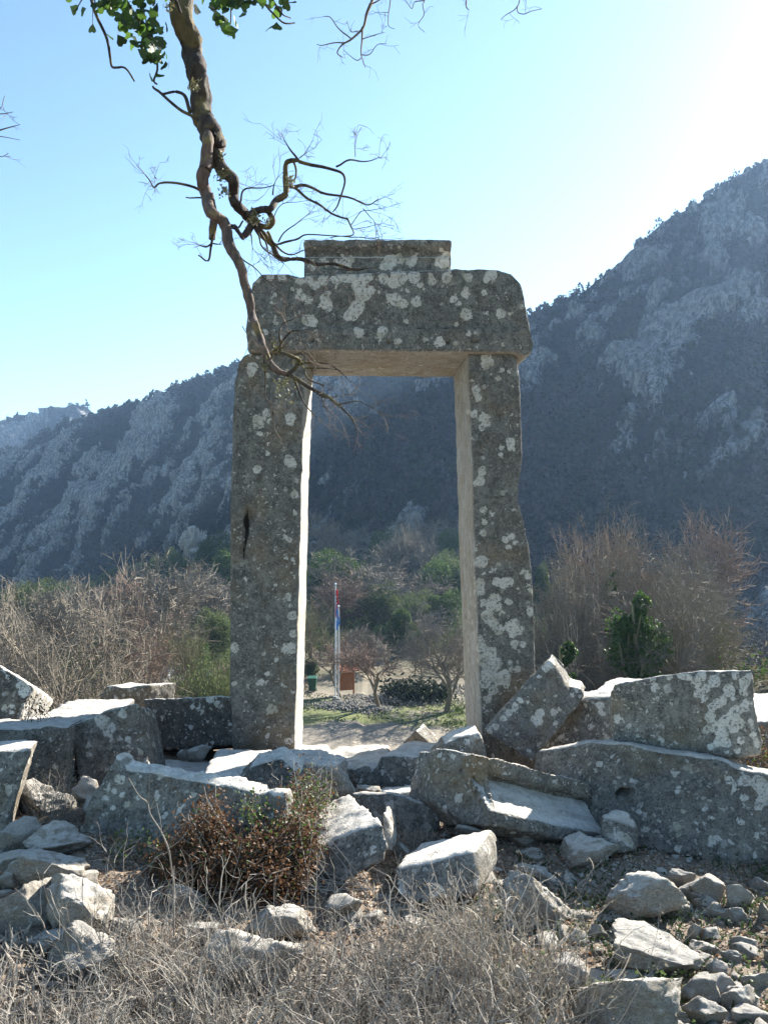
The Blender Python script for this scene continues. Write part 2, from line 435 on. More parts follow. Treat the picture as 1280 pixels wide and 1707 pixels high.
MM2 = mountain_mat('dark_mountain_scrub', (.34, .33, .32), (.09, .09, .085), (.016, .022, .016), (.034, .036, .028), .10)
sk_l = [(-500, 900), (-100, 812), (0, 758), (100, 712), (155, 690), (230, 670), (300, 646), (385, 612), (450, 595), (600, 575), (760, 560), (900, 560), (1100, 640), (1400, 700)]
ft_l = [(-500, 1080), (300, 1060), (500, 985), (1400, 985)]
yf_l = [(-500, 430), (100, 330), (400, 230), (700, 175), (1400, 175)]
yr_l = [(-500, 700), (0, 520), (400, 400), (700, 330), (1400, 330)]
meL, VL, nrL, ncL, rdL = mountain('mountain', -420, 1000, 330, 200, sk_l, ft_l, yf_l, yr_l, 3, 6.5, bias=lambda t, v: .08 * np.sin(t * 3.1) - .25 * (t > .93) - .55 * sstep(v[:, 0] / np.maximum(v[:, 1], 1), -.16, -.06) * (1 - sstep(t, .40, .75)))
tag(link('mountain', meL, MM), kind='structure')
sk_r = [(400, 980), (560, 800), (660, 680), (760, 590), (880, 527), (960, 492), (1010, 458), (1050, 422), (1100, 378), (1150, 346), (1200, 312), (1240, 287), (1280, 268), (1330, 250), (1400, 255), (1500, 300), (1700, 430), (2000, 520)]
ft_r = [(400, 1010), (760, 1000), (900, 1080), (1280, 1130), (2000, 1150)]
yf_r = [(400, 215), (700, 170), (900, 130), (1280, 105), (2000, 105)]
yr_r = [(400, 240), (640, 270), (900, 300), (1280, 320), (2000, 330)]
meR, VR, nrR, ncR, rdR = mountain('mountain_spur', 400, 1900, 340, 220, sk_r, ft_r, yf_r, yr_r, 21, 6.5, 1.12, bias=lambda t, v: -.62 + .55 * sstep(t, .3, .75) + .33 * sstep(t, .80, .97))
tag(link('mountain_spur', meR, MM2), kind='structure')
sk_f = [(-500, 760), (-100, 722), (0, 705), (40, 690), (75, 687), (95, 680), (125, 673), (145, 678), (158, 694), (220, 720), (400, 760)]
meF, VF, nrF, ncF, rdF = mountain('far_mountain', -420, 380, 130, 60, sk_f, [(-500, 900), (400, 900)], [(-500, 600), (400, 600)], [(-500, 760), (400, 760)], 33, 14.0)
tag(link('far_mountain', meF, MM), kind='structure')

# ---- wood and scrub on the slopes: one mass each
def slope_forest(name, V, nrow, ncol, rd, count, pxlo, pxhi, seed, mat, size=(2.6, 5.0), nleaf=34, tmin=0.0, thr=.62, tall=1.0, leaf=.95):
    rg = np.random.default_rng(seed)
    G = V.reshape(-1, ncol, 3)[:nrow]
    r = rg.integers(int(nrow * tmin), nrow - 1, count * 3); c = rg.integers(0, ncol - 1, count * 3)
    # extra along the crest
    k = count // 6; r[:k] = rg.integers(nrow - 8, nrow - 1, k)
    p = G[r, c] + rg.normal(size=(count * 3, 3)) * .8
    crag = rd[(r * ncol + c)]
    px, py, yc = proj(p)
    keep = (px > pxlo) & (px < pxhi) & (crag + rg.normal(size=len(crag)) * .24 < thr)
    p = p[keep][:count]; n_ = len(p)
    s = size[0] * .8 + (size[1] * 1.25 - size[0] * .8) * rg.random(n_) ** 2.2
    u = rg.normal(size=(n_, nleaf, 3)); u /= np.linalg.norm(u, axis=2, keepdims=True)
    u *= rg.uniform(.55, 1.0, (n_, nleaf, 1)); u[..., 2] = np.abs(u[..., 2]) * 1.1 * tall + .05
    w_ = 1 - .45 * np.clip(u[..., 2] / tall, 0, 1)
    u[..., 0] *= w_; u[..., 1] *= w_
    C = (p[:, None, :] + u * s[:, None, None] * np.array([.62, .62, .85])).reshape(-1, 3)
    sz = np.repeat(s, nleaf) * leaf * .42 * rg.uniform(.6, 1.2, n_ * nleaf)
    V_, F_ = leaf_cloud(C, sz, seed + 1, aspect=1.15)
    return tag(link(name, mesh_np(name, V_, F_), mat), kind='stuff')
ML_slope = leaf_mat('slope_evergreen', (.012, .022, .010), (.042, .056, .020), .10, .8, .1)
ML_slope2 = leaf_mat('slope_bare_wood', (.05, .045, .038), (.09, .078, .065), .05, .9, .05)
slope_forest('mountain_scrub', VL, nrL, ncL, rdL, 8500, -60, 900, 5, ML_slope, (1.6, 4.2), 24, 0.0, -.04)
slope_forest('mountain_spur_scrub', VR, nrR, ncR, rdR, 7500, 500, 1340, 6, ML_slope, (1.3, 3.1), 22, .12, .0)
slope_forest('bare_wood', VR, nrR, ncR, rdR, 3000, 500, 1340, 8, ML_slope2, (3.0, 5.0), 30, 0.0, -.15, 1.2, .55)
slope_forest('far_mountain_scrub', VF, nrF, ncF, rdF, 900, -60, 260, 9, ML_slope, (4, 7), 14, 0, .0)

# ------------------------------------------------------------------ haze
bm = bmesh.new(); bmesh.ops.create_cube(bm, size=1)
for vv in bm.verts: vv.co = Vector((vv.co.x * 1300, (vv.co.y + .5) * 1240 - 90, (vv.co.z + .5) * 310 - 90))
me = bpy.data.meshes.new('haze'); bm.to_mesh(me); bm.free()
hm = bpy.data.materials.new('haze_air'); hm.use_nodes = True; nt = hm.node_tree
nt.nodes.remove(nt.nodes['Principled BSDF'])
pv = nt.nodes.new('ShaderNodeVolumePrincipled'); pv.inputs['Color'].default_value = (.42, .64, 1.0, 1)
pv.inputs['Density'].default_value = .00024; pv.inputs['Anisotropy'].default_value = .35
nt.links.new(pv.outputs[0], nt.nodes['Material Output'].inputs['Volume'])
tag(link('haze', me, hm), kind='stuff')
# ------------------------------------------------------------------ cut stone
def prism(front, ext):
    """front: list of Vector (any polygon), ext: Vector. -> bmesh closed solid"""
    return ('prism', [Vector(f) for f in front], Vector(ext))
def hull(points): return ('hull', [Vector(p) for p in points], None)
def add_solid(bm, s):
    kind, pts, ext = s
    if kind == 'prism':
        a = [bm.verts.new(p) for p in pts]; b = [bm.verts.new(p + ext) for p in pts]
        f1 = bm.faces.new(a); f2 = bm.faces.new(b[::-1])
        k = len(pts); side = []
        for i_ in range(k): side.append(bm.faces.new((a[(i_ + 1) % k], a[i_], b[i_], b[(i_ + 1) % k])))
        bmesh.ops.triangulate(bm, faces=[f1, f2])
        return
    vs = [bm.verts.new(p) for p in pts]
    r = bmesh.ops.convex_hull(bm, input=vs)
    junk = [g for g in r['geom_interior'] + r['geom_unused'] if isinstance(g, bmesh.types.BMVert)]
    if junk: bmesh.ops.delete(bm, geom=list(set(junk)), context='VERTS')
def remeshed(solids, voxel):
    bm = bmesh.new()
    for s in solids: add_solid(bm, s)
    bmesh.ops.recalc_face_normals(bm, faces=bm.faces)
    me = bpy.data.meshes.new('tmp'); bm.to_mesh(me); bm.free()
    o = bpy.data.objects.new('tmp', me); COL.objects.link(o)
    md = o.modifiers.new('r', 'REMESH'); md.mode = 'VOXEL'; md.voxel_size = voxel; md.use_smooth_shade = True
    dg = bpy.context.evaluated_depsgraph_get()
    m2 = bpy.data.meshes.new_from_object(o.evaluated_get(dg))
    bpy.data.objects.remove(o); bpy.data.meshes.remove(me)
    return m2
def getco(me):
    V = np.empty(len(me.vertices) * 3, np.float32); me.vertices.foreach_get('co', V); return V.reshape(-1, 3).astype(float)
def getno(me):
    V = np.empty(len(me.vertices) * 3, np.float32); me.vertices.foreach_get('normal', V); return V.reshape(-1, 3).astype(float)
def smooth_np(V, E, it):
    deg = np.bincount(E.ravel(), minlength=len(V)).astype(float)[:, None]
    for _ in range(it):
        S = np.zeros_like(V)
        for k in range(3):
            S[:, k] = np.bincount(E[:, 0], V[E[:, 1], k], len(V)) + np.bincount(E[:, 1], V[E[:, 0], k], len(V))
        V = .5 * V + .5 * S / deg
    return V
def stone(name, solids, mat, label, cat='stone block', group=None, voxel=.018, erode=1.0, rough=.008, lich=(), nl=0, lr=(.02, .05),
          pits=(), pale=None, top=1.0, seed=None, soft=2, parent=None, kindpart=False, cracks=(), hook=None):
    seed = seed if seed is not None else (abs(hash(label or name)) % 1000)
    seed = sum(ord(ch) for ch in (label or name)) % 997
    me = remeshed(solids, voxel)
    V = getco(me); E = np.empty(len(me.edges) * 2, np.int32); me.edges.foreach_get('vertices', E); E = E.reshape(-1, 2)
    N0 = getno(me)
    Vs = smooth_np(V, E, soft); k2 = int(min(60, (.028 / voxel) ** 2 * 5))
    Vh = smooth_np(Vs, E, k2)
    mk = np.clip(fbm(V, 3.1, 4, seed) * 1.3 + .0 * erode, 0, 1) * min(1.0, erode)
    V = Vs + (Vh - Vs) * mk[:, None] * 1.15
    disp = fbm(V, 2.3, 3, seed + 3) * rough * .9 + fbm(V, 9, 4, seed + 5, .6) * rough
    V = V + N0 * disp[:, None]
    px, py, yc = proj(V)
    cen = V.mean(0); base = np.array([cen[0], cen[1], V[:, 2].min()])
    if len(pits):
        face = N0[:, 1] < -.3
        for (cx, cy, rx, ry, dep) in pits:
            q = ((px - cx) / rx) ** 2 + ((py - cy) / ry) ** 2
            V[:, 1] += np.where(face, dep * np.clip(1.15 - q, 0, 1) ** .5, 0)
    L = np.full(len(V), -.08)
    if len(lich):
        face = (N0 * (V - np.array([0, 0, EYE]))).sum(1) < 0
        for (cx, cy, r) in lich:
            d = (r - np.hypot(px - cx, py - cy)) * yc / FPX
            L = np.where(face, np.maximum(L, d), L)
    if nl:
        rg = np.random.default_rng(seed); idx = rg.integers(0, len(V), nl)
        rr = lr[0] + (lr[1] - lr[0]) * rg.random(nl) ** 2.5
        for i_, r_ in zip(idx, rr):
            for _ in range(rg.integers(1, 4)):
                c_ = V[i_] + rg.normal(size=3) * r_ * .75
                L = np.maximum(L, r_ * rg.uniform(.6, 1) - np.linalg.norm(V - c_, axis=1))
    Ck = np.full(len(V), -.08)
    for pl_ in cracks:
        for (ax_, ay_, r0_), (bx_, by_, r1_) in zip(pl_[:-1], pl_[1:]):
            L2 = (bx_ - ax_) ** 2 + (by_ - ay_) ** 2; tt_ = np.clip(((px - ax_) * (bx_ - ax_) + (py - ay_) * (by_ - ay_)) / L2, 0, 1)
            d = (r0_ + (r1_ - r0_) * tt_ - np.hypot(px - ax_ - tt_ * (bx_ - ax_), py - ay_ - tt_ * (by_ - ay_))) * yc / FPX
            Ck = np.where(N0[:, 1] < -.3, np.maximum(Ck, d), Ck)
    if hook: V = hook(V, N0, px, py)
    attr(me, 'crack', np.clip(Ck, -.08, .08))
    me.vertices.foreach_set('co', (V - base).astype(np.float32).ravel())
    attr(me, 'lich', np.clip(L, -.08, .08))
    attr(me, 'pale', pale(V, N0) if pale else np.zeros(len(V)))
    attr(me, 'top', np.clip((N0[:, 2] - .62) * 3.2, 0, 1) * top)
    me.update()
    o = link(name, me, mat, parent, base)
    for a_ in list(me.attributes):
        if a_.name.startswith('sharp'): me.attributes.remove(a_)
    if not kindpart: tag(o, label, cat, group)
    else: o['kind'] = 'structure' if False else o.get('kind', '') or ''; del o['kind']
    return o

def poly(pts, Y=None):
    return [P(p[0], p[1], p[2] if len(p) > 2 else Y) for p in pts]
def ext(a, b): return P(*b) - P(*a)

GY = 7.0; BACK = Vector((-.035, 1.03, 0))
jl = [(412, 589), (398, 602), (391, 640), (387, 720), (385, 800), (384, 900), (383, 1000), (384, 1080), (383, 1150), (386, 1200), (388, 1300), (491, 1300), (492, 1250), (496, 1100), (500, 900), (503, 760), (508, 650), (512, 589)]
jr = [(778, 589), (784, 720), (789, 900), (795, 1060), (800, 1180), (804, 1300), (896, 1300), (893, 1180), (892, 1090), (889, 1010), (886, 950), (880, 905), (870, 870), (860, 832), (862, 806), (870, 770), (869, 700), (867, 640), (862, 600), (855, 589)]
lt = [(413, 587), (411, 545), (415, 500), (420, 470), (436, 455), (465, 454), (500, 460), (570, 456), (640, 452), (700, 450), (760, 449), (830, 448), (852, 456), (868, 474), (874, 500), (877, 524), (884, 548), (890, 575), (886, 588), (874, 597), (858, 589), (778, 589), (510, 586)]
gate = empty('stone_gateway', (0, 7.5, -.05), 'tall free-standing grey stone doorway of two jambs and a lintel, rising from the fallen blocks', 'doorway')
def gpart(name, *a, **k):
    o = stone(name, *a, cat=None, **k)
    if 'label' in o: pass
    o.parent = gate; o.matrix_parent_inverse = Matrix.Translation(-Vector(gate.location)); return o
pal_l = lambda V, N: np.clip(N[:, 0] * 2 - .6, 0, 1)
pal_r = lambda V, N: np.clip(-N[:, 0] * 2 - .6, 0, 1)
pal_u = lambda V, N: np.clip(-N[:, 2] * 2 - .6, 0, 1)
lich_l = [(420, 612, 9), (419, 622, 7), (432, 705, 11), (438, 699, 7), (428, 700, 7), (443, 688, 7), (484, 698, 9), (485, 771, 10), (482, 765, 6), (429, 783, 7), (491, 824, 8), (483, 901, 5), (409, 938, 4), (481, 994, 7), (487, 1026, 9), (489, 1056, 6), (484, 1080, 11), (476, 1080, 6), (391, 1080, 8), (435, 1137, 6), (431, 1141, 4), (452, 1181, 8), (460, 1182, 5), (481, 1236, 7), (409, 965, 4), (460, 975, 3), (391, 1140, 4), (465, 660, 3), (405, 900, 3), (422, 895, 3), (470, 1140, 3), (440, 1090, 4), (412, 990, 3)]
lich_r = [(812, 598, 9), (808, 608, 8), (818, 604, 6), (829, 630, 5), (793, 652, 8), (798, 662, 7), (789, 690, 6), (806, 696, 9), (811, 706, 7), (804, 712, 6), (781, 686, 4), (850, 736, 8), (853, 747, 6), (803, 785, 8), (799, 802, 9), (796, 806, 6), (806, 850, 6), (806, 869, 6), (805, 887, 6), (843, 900, 7), (852, 895, 6), (858, 905, 5), (848, 911, 5), (802, 935, 11), (828, 970, 8), (841, 972, 10), (851, 970, 7), (831, 940, 4), (799, 972, 9), (801, 985, 8), (825, 998, 9), (818, 1008, 10), (829, 1012, 8), (806, 1005, 7), (848, 1002, 6), (813, 1028, 12), (822, 1038, 9), (832, 1050, 9), (848, 1045, 9), (858, 1040, 9), (866, 1050, 8), (855, 1055, 8), (858, 1075, 7), (815, 1090, 13), (808, 1100, 12), (825, 1108, 12), (815, 1125, 14), (832, 1130, 12), (842, 1125, 10), (845, 1140, 7), (822, 1150, 9), (808, 1140, 9), (812, 1165, 8), (850, 1105, 5), (872, 1075, 5), (885, 1020, 8), (880, 960, 6), (885, 985, 5), (862, 1115, 6), (868, 955, 4), (798, 1065, 6), (803, 1080, 9)]
lich_t = [(505, 495, 8), (499, 486, 7), (515, 502, 6), (545, 508, 11), (539, 498, 6), (514, 533, 11), (522, 537, 8), (597, 475, 13), (605, 490, 13), (618, 485, 8), (594, 513, 13), (588, 524, 10), (600, 505, 9), (580, 528, 8), (660, 500, 12), (670, 505, 9), (650, 497, 8), (694, 503, 9), (598, 555, 8), (593, 550, 5), (637, 553, 9), (634, 560, 6), (663, 570, 6), (664, 463, 15), (655, 470, 12), (640, 465, 10), (690, 462, 10), (720, 466, 9), (525, 475, 9), (540, 468, 9), (560, 465, 10), (515, 465, 8), (775, 490, 8), (776, 484, 6), (756, 500, 7), (763, 505, 5), (806, 488, 6), (777, 524, 10), (782, 520, 6), (835, 523, 9), (759, 540, 4), (733, 571, 8), (728, 572, 5), (760, 573, 5), (818, 457, 10), (810, 465, 7), (780, 462, 8), (745, 463, 9), (500, 470, 7), (470, 462, 8), (450, 460, 8), (430, 466, 5), (458, 490, 4), (427, 556, 6), (583, 460, 14), (610, 462, 12), (676, 536, 5), (548, 488, 5), (700, 475, 6)]
gpart('jamb', [prism(poly(jl, GY), BACK)], M_gate, 'left jamb, cracked grey stone with few round lichens', voxel=.017, erode=.30, rough=.0035, cracks=[[(412, 845, 1), (410, 870, 5), (412, 890, 4), (406, 915, 2), (409, 955, 1), (400, 1000, .5)], [(443, 630, .5), (446, 655, 1.6), (455, 690, 1.4), (460, 712, .5)]], lich=lich_l, nl=90, lr=(.008, .025), pale=pal_l,
      pits=[(412, 870, 4, 22, .05), (407, 900, 2.5, 30, .05), (418, 860, 3, 12, .03), (456, 680, 2, 30, .02), (448, 640, 2, 25, .02)])
gpart('jamb', [prism(poly(jr, GY), BACK)], M_gate, 'right jamb, chipped along its outer edge and thick with white lichen', voxel=.017, erode=.40, rough=.005, lich=lich_r, nl=170, lr=(.008, .025), pale=pal_r)
lo = gpart('lintel', [prism(poly(lt, 6.95), Vector((-.035, 1.10, 0)))], M_gate, None, voxel=.017, erode=.6, rough=.006, cracks=[[(665, 549, 1), (740, 548, 1.5), (830, 549, 1)]], hook=lambda V, N, px, py: V + np.stack([0 * px, np.where(N[:, 1] < -.3, -.022 * sstep(py, 543, 551), 0), 0 * px], 1), lich=lich_t, nl=140, lr=(.008, .025), pale=pal_u, top=.9,
      pits=[(521, 568, 4, 3, .05), (648, 572, 4, 3, .05), (747, 571, 4, 3, .05), (792, 570, 5, 3, .06), (430, 520, 4, 3, .02)])
# the moulded course on top: profile run along X
def profile_block(pxl, pxr, prof, Yl, Yr):
    return None
a0 = P(506, 456, 7.15); a1 = P(753, 451, 7.15)
x0, x1 = a0.x, a1.x; zt = P(600, 400, 7.15).z; zb = P(600, 452, 7.15).z - .06; hh = zt - zb
prof = [(0, 0), (0, .52), (-.02, .56), (.03, .62), (-.02, .74), (-.06, .82), (-.07, .86), (-.07, 1.0), (.75, 1.0), (.75, 0)]
pl = [Vector((x0, 7.2 + a_, zb + b_ * hh)) for a_, b_ in prof]
stone('cornice_block', [prism(pl, Vector((x1 - x0, 0, 0)))], M_gate, 'small moulded block lying on top of the lintel', 'stone block', voxel=.012, erode=.5, rough=.005,
      lich=[(575, 436, 9), (562, 440, 8), (585, 432, 6), (650, 437, 13), (665, 432, 9), (640, 443, 8), (686, 436, 10), (737, 436, 12), (742, 428, 8), (545, 440, 6), (520, 445, 6)], nl=20, lr=(.008, .02))
# ------------------------------------------------------------------ fallen blocks
def slab(name, front, e, mat, label, **k):
    return stone(name, [prism(front, e)], mat, label, **k)
DOWN = Vector((0, 0, -.25))
B = 'stone_block'
# --- right side
stone(B, [prism(poly([(915, 1099, 6.65), (932, 1116, 6.65), (948, 1143, 6.63), (968, 1147, 6.6), (973, 1160, 6.57), (962, 1178, 6.55), (886, 1273, 6.3), (806, 1221, 6.45)]), Vector((.08, .26, .02)))], M_gate,
      'diamond-shaped slab standing on its corner and leaning on the foot of the right jamb', erode=.6, voxel=.015, nl=30, lr=(.008, .022),
      lich=[(896, 1204, 9), (889, 1199, 6), (901, 1188, 7), (922, 1188, 7), (932, 1184, 5), (925, 1207, 4), (915, 1107, 9), (908, 1115, 6), (866, 1168, 5), (858, 1178, 7), (848, 1188, 6), (838, 1197, 6), (826, 1211, 6), (815, 1218, 6), (960, 1150, 6), (884, 1144, 3), (899, 1128, 3), (862, 1222, 3), (926, 1160, 3), (880, 1170, 3)])
# big slab on edge with a notch, front right
stone(B, [prism(poly([(896, 1252, 5.6), (945, 1243, 5.5), (985, 1235, 5.4), (1040, 1240, 5.25), (1062, 1243, 5.22), (1100, 1250, 5.15), (1150, 1257, 5.05), (1205, 1266, 4.97), (1230, 1280, 4.9), (1262, 1288, 4.85), (1335, 1300, 4.7), (1340, 1440, 4.55), (1275, 1460, 4.55), (1236, 1457, 4.55), (1130, 1425, 4.7), (1040, 1412, 4.85), (900, 1400, 5.3), (880, 1330, 5.5)]), Vector((.22, .42, -.10)))], M_block,
      'huge slab on its long edge with a dark notch in its face', erode=1.0, voxel=.017, nl=260, lr=(.004, .014),
      pits=[(1042, 1324, 15, 9, .16), (1050, 1340, 10, 6, .03), (1062, 1296, 6, 5, .03), (1205, 1300, 3, 3, .02)],
      lich=[(1190, 1258, 8), (1215, 1300, 8), (1240, 1300, 12), (1268, 1310, 14), (1240, 1330, 6), (1265, 1345, 8), (1187, 1402, 9), (1194, 1399, 6), (1126, 1377, 7), (1130, 1440, 5), (1258, 1425, 6), (1235, 1368, 5), (1262, 1390, 4), (1218, 1404, 4), (1075, 1247, 6), (1100, 1268, 4), (1245, 1345, 4), (1275, 1330, 14), (1262, 1300, 10)])
# lichen-covered block lying on it
stone(B, [prism(poly([(1022, 1141, 5.52), (1090, 1127, 5.42), (1160, 1117, 5.32), (1253, 1116, 5.2), (1256, 1160, 5.18), (1262, 1200, 5.16), (1271, 1240, 5.14), (1266, 1258, 5.12), (1215, 1262, 5.15), (1100, 1250, 5.33), (1024, 1240, 5.48), (1018, 1190, 5.5)]), Vector((.10, .42, -.13)))], M_block,
      'upper right block with large white lichens over its right half, lying on the huge slab', erode=.5, voxel=.015, nl=160, lr=(.004, .012),
      lich=[(1168, 1125, 9), (1160, 1140, 9), (1175, 1148, 8), (1190, 1135, 10), (1163, 1155, 9), (1172, 1163, 7), (1225, 1127, 8), (1240, 1138, 10), (1248, 1128, 6), (1215, 1152, 11), (1205, 1165, 9), (1195, 1172, 8), (1238, 1152, 9), (1222, 1165, 6), (1240, 1178, 11), (1252, 1175, 6), (1225, 1185, 12), (1212, 1200, 13), (1228, 1205, 12), (1195, 1212, 11), (1183, 1195, 10), (1178, 1218, 8), (1205, 1222, 10), (1222, 1215, 8), (1255, 1225, 7), (1260, 1240, 6), (1195, 1238, 7), (1208, 1237, 9), (1184, 1245, 6), (1235, 1233, 6), (1230, 1250, 6), (1210, 1255, 5), (1115, 1130, 6), (1135, 1125, 6), (1145, 1128, 6), (1093, 1163, 5), (1118, 1175, 4), (1185, 1180, 8), (1234, 1235, 6), (1250, 1205, 6), (1086, 1132, 5)])
stone(B, [prism(poly([(940, 1168, 6.85), (1026, 1160, 6.5), (1028, 1240, 6.4), (905, 1262, 6.7)]), Vector((.05, .32, .0)))], M_block, 'squared block between the diamond-shaped slab and the lichen-covered block', erode=.5, nl=20, lich=[(1000, 1177, 8), (1005, 1190, 5), (985, 1212, 5), (975, 1163, 7)])
stone(B, [prism([P(972, 1160, 6.9), P(1040, 1158, 6.9), P(1075, 1131, 7.6), P(1023, 1129, 7.6)], Vector((0, .05, -.30)))], M_block, 'pale tilted slab catching the sun behind the lichen-covered block', erode=.4, top=.8)
stone(B, [prism(poly([(1235, 1203, 6.4), (1420, 1196, 6.3), (1420, 1290, 6.2), (1235, 1290, 6.4)]), Vector((.0, 1.0, .0)))], M_block, 'block half hidden at the right edge, its flat top white with sun', erode=.5, nl=20)
# moulded cornice block lying on its back
A0 = P(812, 1262, 4.88); A1 = P(983, 1304, 5.14); ax = (A1 - A0)
L0 = P(733, 1247, 5.25)
nrm = Vector((-ax.y, ax.x, 0)).normalized()          # pointing away from the viewer
if nrm.y < 0: nrm = -nrm
Zu = Vector((0, 0, 1))
prof = [(0, 0), (0, -.095), (.022, -.098), (.022, -.118), (.085, -.122), (.075, -.142), (.01, -.168), (-.06, -.20), (-.12, -.235), (-.19, -.262), (-.215, -.275), (-.22, -.35), (-.10, -.44), (.34, -.48), (.34, -.12)]
pm_ = [A0 - ax * .14 + nrm * a_ + Zu * b_ for a_, b_ in prof]
sol = [prism(pm_, ax * 1.14)]
endf = [P(733, 1247, 5.12), P(813, 1262, 4.88), P(815, 1300, 4.84), P(822, 1352, 4.66), P(815, 1378, 4.62), P(790, 1376, 4.68), P(762, 1362, 4.82), P(712, 1332, 5.02), P(718, 1290, 5.1)]
sol.append(prism(endf, nrm * .34 + Vector((0, 0, -.12))))
stone('cornice_block', sol, M_block, 'moulded block with a deep hollow curve, tipped in front of the diamond-shaped slab', top=.75, voxel=.010, erode=.15, soft=1, nl=25, lr=(.006, .016), rough=.007,
      pits=[(795, 1320, 3, 10, .03), (790, 1300, 3, 6, .03), (802, 1338, 3, 8, .03), (770, 1285, 4, 4, .02), (760, 1310, 4, 5, .02)])
stone(B, [prism(poly([(720, 1264, 6.1), (742, 1240, 6.1), (765, 1228, 6.1), (800, 1222, 6.05), (808, 1240, 6.0), (815, 1290, 5.9), (720, 1290, 6.0)]), Vector((.0, .35, -.02)))], M_block, 'dark wedge of stone between the white threshold slabs and the moulded block', erode=1, nl=20, lr=(.008, .02), lich=[(797, 1225, 7), (780, 1236, 6)])
# --- the threshold and blocks in the opening
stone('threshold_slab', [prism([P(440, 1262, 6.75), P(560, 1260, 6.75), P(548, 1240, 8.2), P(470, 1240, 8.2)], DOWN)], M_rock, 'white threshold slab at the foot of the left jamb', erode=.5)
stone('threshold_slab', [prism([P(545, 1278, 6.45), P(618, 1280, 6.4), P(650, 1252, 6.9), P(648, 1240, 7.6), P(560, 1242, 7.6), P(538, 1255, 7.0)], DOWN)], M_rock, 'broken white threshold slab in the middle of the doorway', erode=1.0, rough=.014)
stone(B, [prism(poly([(672, 1240, 8.6), (693, 1217, 8.6), (720, 1242, 8.6), (720, 1262, 8.6), (665, 1262, 8.6)]), Vector((.1, .3, 0)))], M_block, 'small pointed stone beyond the threshold', erode=.4)
stone(B, [prism(poly([(585, 1284, 6.2), (612, 1274, 6.2), (628, 1282, 6.15), (636, 1262, 6.15), (655, 1257, 6.1), (716, 1262, 6.05), (722, 1300, 6.0), (706, 1318, 6.0), (640, 1316, 6.05), (590, 1315, 6.1)]), P(740, 1238, 7.1) - P(716, 1262, 6.05))], M_block, 'dark-faced block with a white sunlit top in the middle of the doorway', erode=.9, nl=12, lr=(.01, .03))
stone('boulder', [hull([P(448, 1262, 6.2), P(480, 1250, 6.3), P(540, 1249, 6.3), P(578, 1262, 6.1), P(592, 1320, 5.7), P(590, 1345, 5.6), P(500, 1350, 5.6), P(440, 1330, 5.7), P(452, 1275, 5.75), P(500, 1272, 5.6), P(560, 1276, 5.6)])], M_rock, 'rounded pale boulder in front of the left jamb, behind the shrub', 'boulder', erode=1.2, rough=.016)
stone(B, [prism([P(328, 1300, 5.7), P(402, 1312, 5.6), P(476, 1262, 6.3), P(455, 1251, 6.75), P(362, 1249, 6.75)], Vector((0, .05, -.3)))], M_rock, 'low slab crossed by a shadow edge in front of the left jamb', erode=.7)
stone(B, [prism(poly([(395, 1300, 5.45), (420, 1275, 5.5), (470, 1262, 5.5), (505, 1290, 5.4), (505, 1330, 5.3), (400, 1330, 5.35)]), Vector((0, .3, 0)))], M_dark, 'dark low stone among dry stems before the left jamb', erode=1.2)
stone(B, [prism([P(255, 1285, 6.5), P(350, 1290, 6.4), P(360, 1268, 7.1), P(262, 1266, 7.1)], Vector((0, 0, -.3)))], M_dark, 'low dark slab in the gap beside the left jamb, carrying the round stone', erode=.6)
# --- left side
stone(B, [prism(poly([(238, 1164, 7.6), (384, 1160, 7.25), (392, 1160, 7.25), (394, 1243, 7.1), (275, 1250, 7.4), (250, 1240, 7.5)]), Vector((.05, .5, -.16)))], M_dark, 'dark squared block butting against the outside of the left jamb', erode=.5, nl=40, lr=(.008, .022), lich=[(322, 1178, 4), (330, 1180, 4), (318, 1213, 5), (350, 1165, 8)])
stone(B, [prism(poly([(117, 1209, 6.0), (160, 1192, 6.02), (205, 1176, 6.04), (229, 1173, 6.05), (240, 1225, 6.0), (250, 1283, 5.9), (205, 1305, 5.85), (150, 1322, 5.85), (133, 1317, 5.85), (125, 1265, 5.92)]), P(262, 1190, 6.75) - P(230, 1176, 6.05))], M_block, 'tall leaning block with a sunlit right edge behind the long slab', erode=.7, nl=80, lr=(.006, .022),
      lich=[(172, 1205, 12), (185, 1212, 8), (180, 1222, 8), (205, 1190, 8), (165, 1196, 8), (215, 1232, 6), (150, 1258, 5), (186, 1232, 4)])
stone(B, [prism([P(28, 1204, 6.3), P(120, 1206, 6.3), P(212, 1178, 7.6), P(224, 1166, 8.2), P(130, 1165, 8.2)], Vector((0, .0, -.45)))], M_block, 'broad flat block whose white top lies behind the leaning block', erode=.6, rough=.012)
stone(B, [prism(poly([(-60, 1212, 5.75), (70, 1214, 5.7), (76, 1210, 5.7), (117, 1211, 5.7), (112, 1318, 5.6), (60, 1335, 5.6), (-60, 1340, 5.6)]), P(140, 1196, 6.5) - P(117, 1211, 5.7))], M_block, 'squared block with a blue-white shaded top at the left of the leaning block', erode=.9, nl=25)
stone(B, [prism(poly([(-80, 1255, 4.9), (20, 1248, 4.85), (50, 1250, 4.82), (18, 1360, 4.7), (12, 1400, 4.65), (-80, 1400, 4.7)]), P(66, 1233, 5.35) - P(50, 1250, 4.82))], M_block, 'nearest block at the left edge, its flat top half in sun', erode=.6, nl=30, rough=.007)
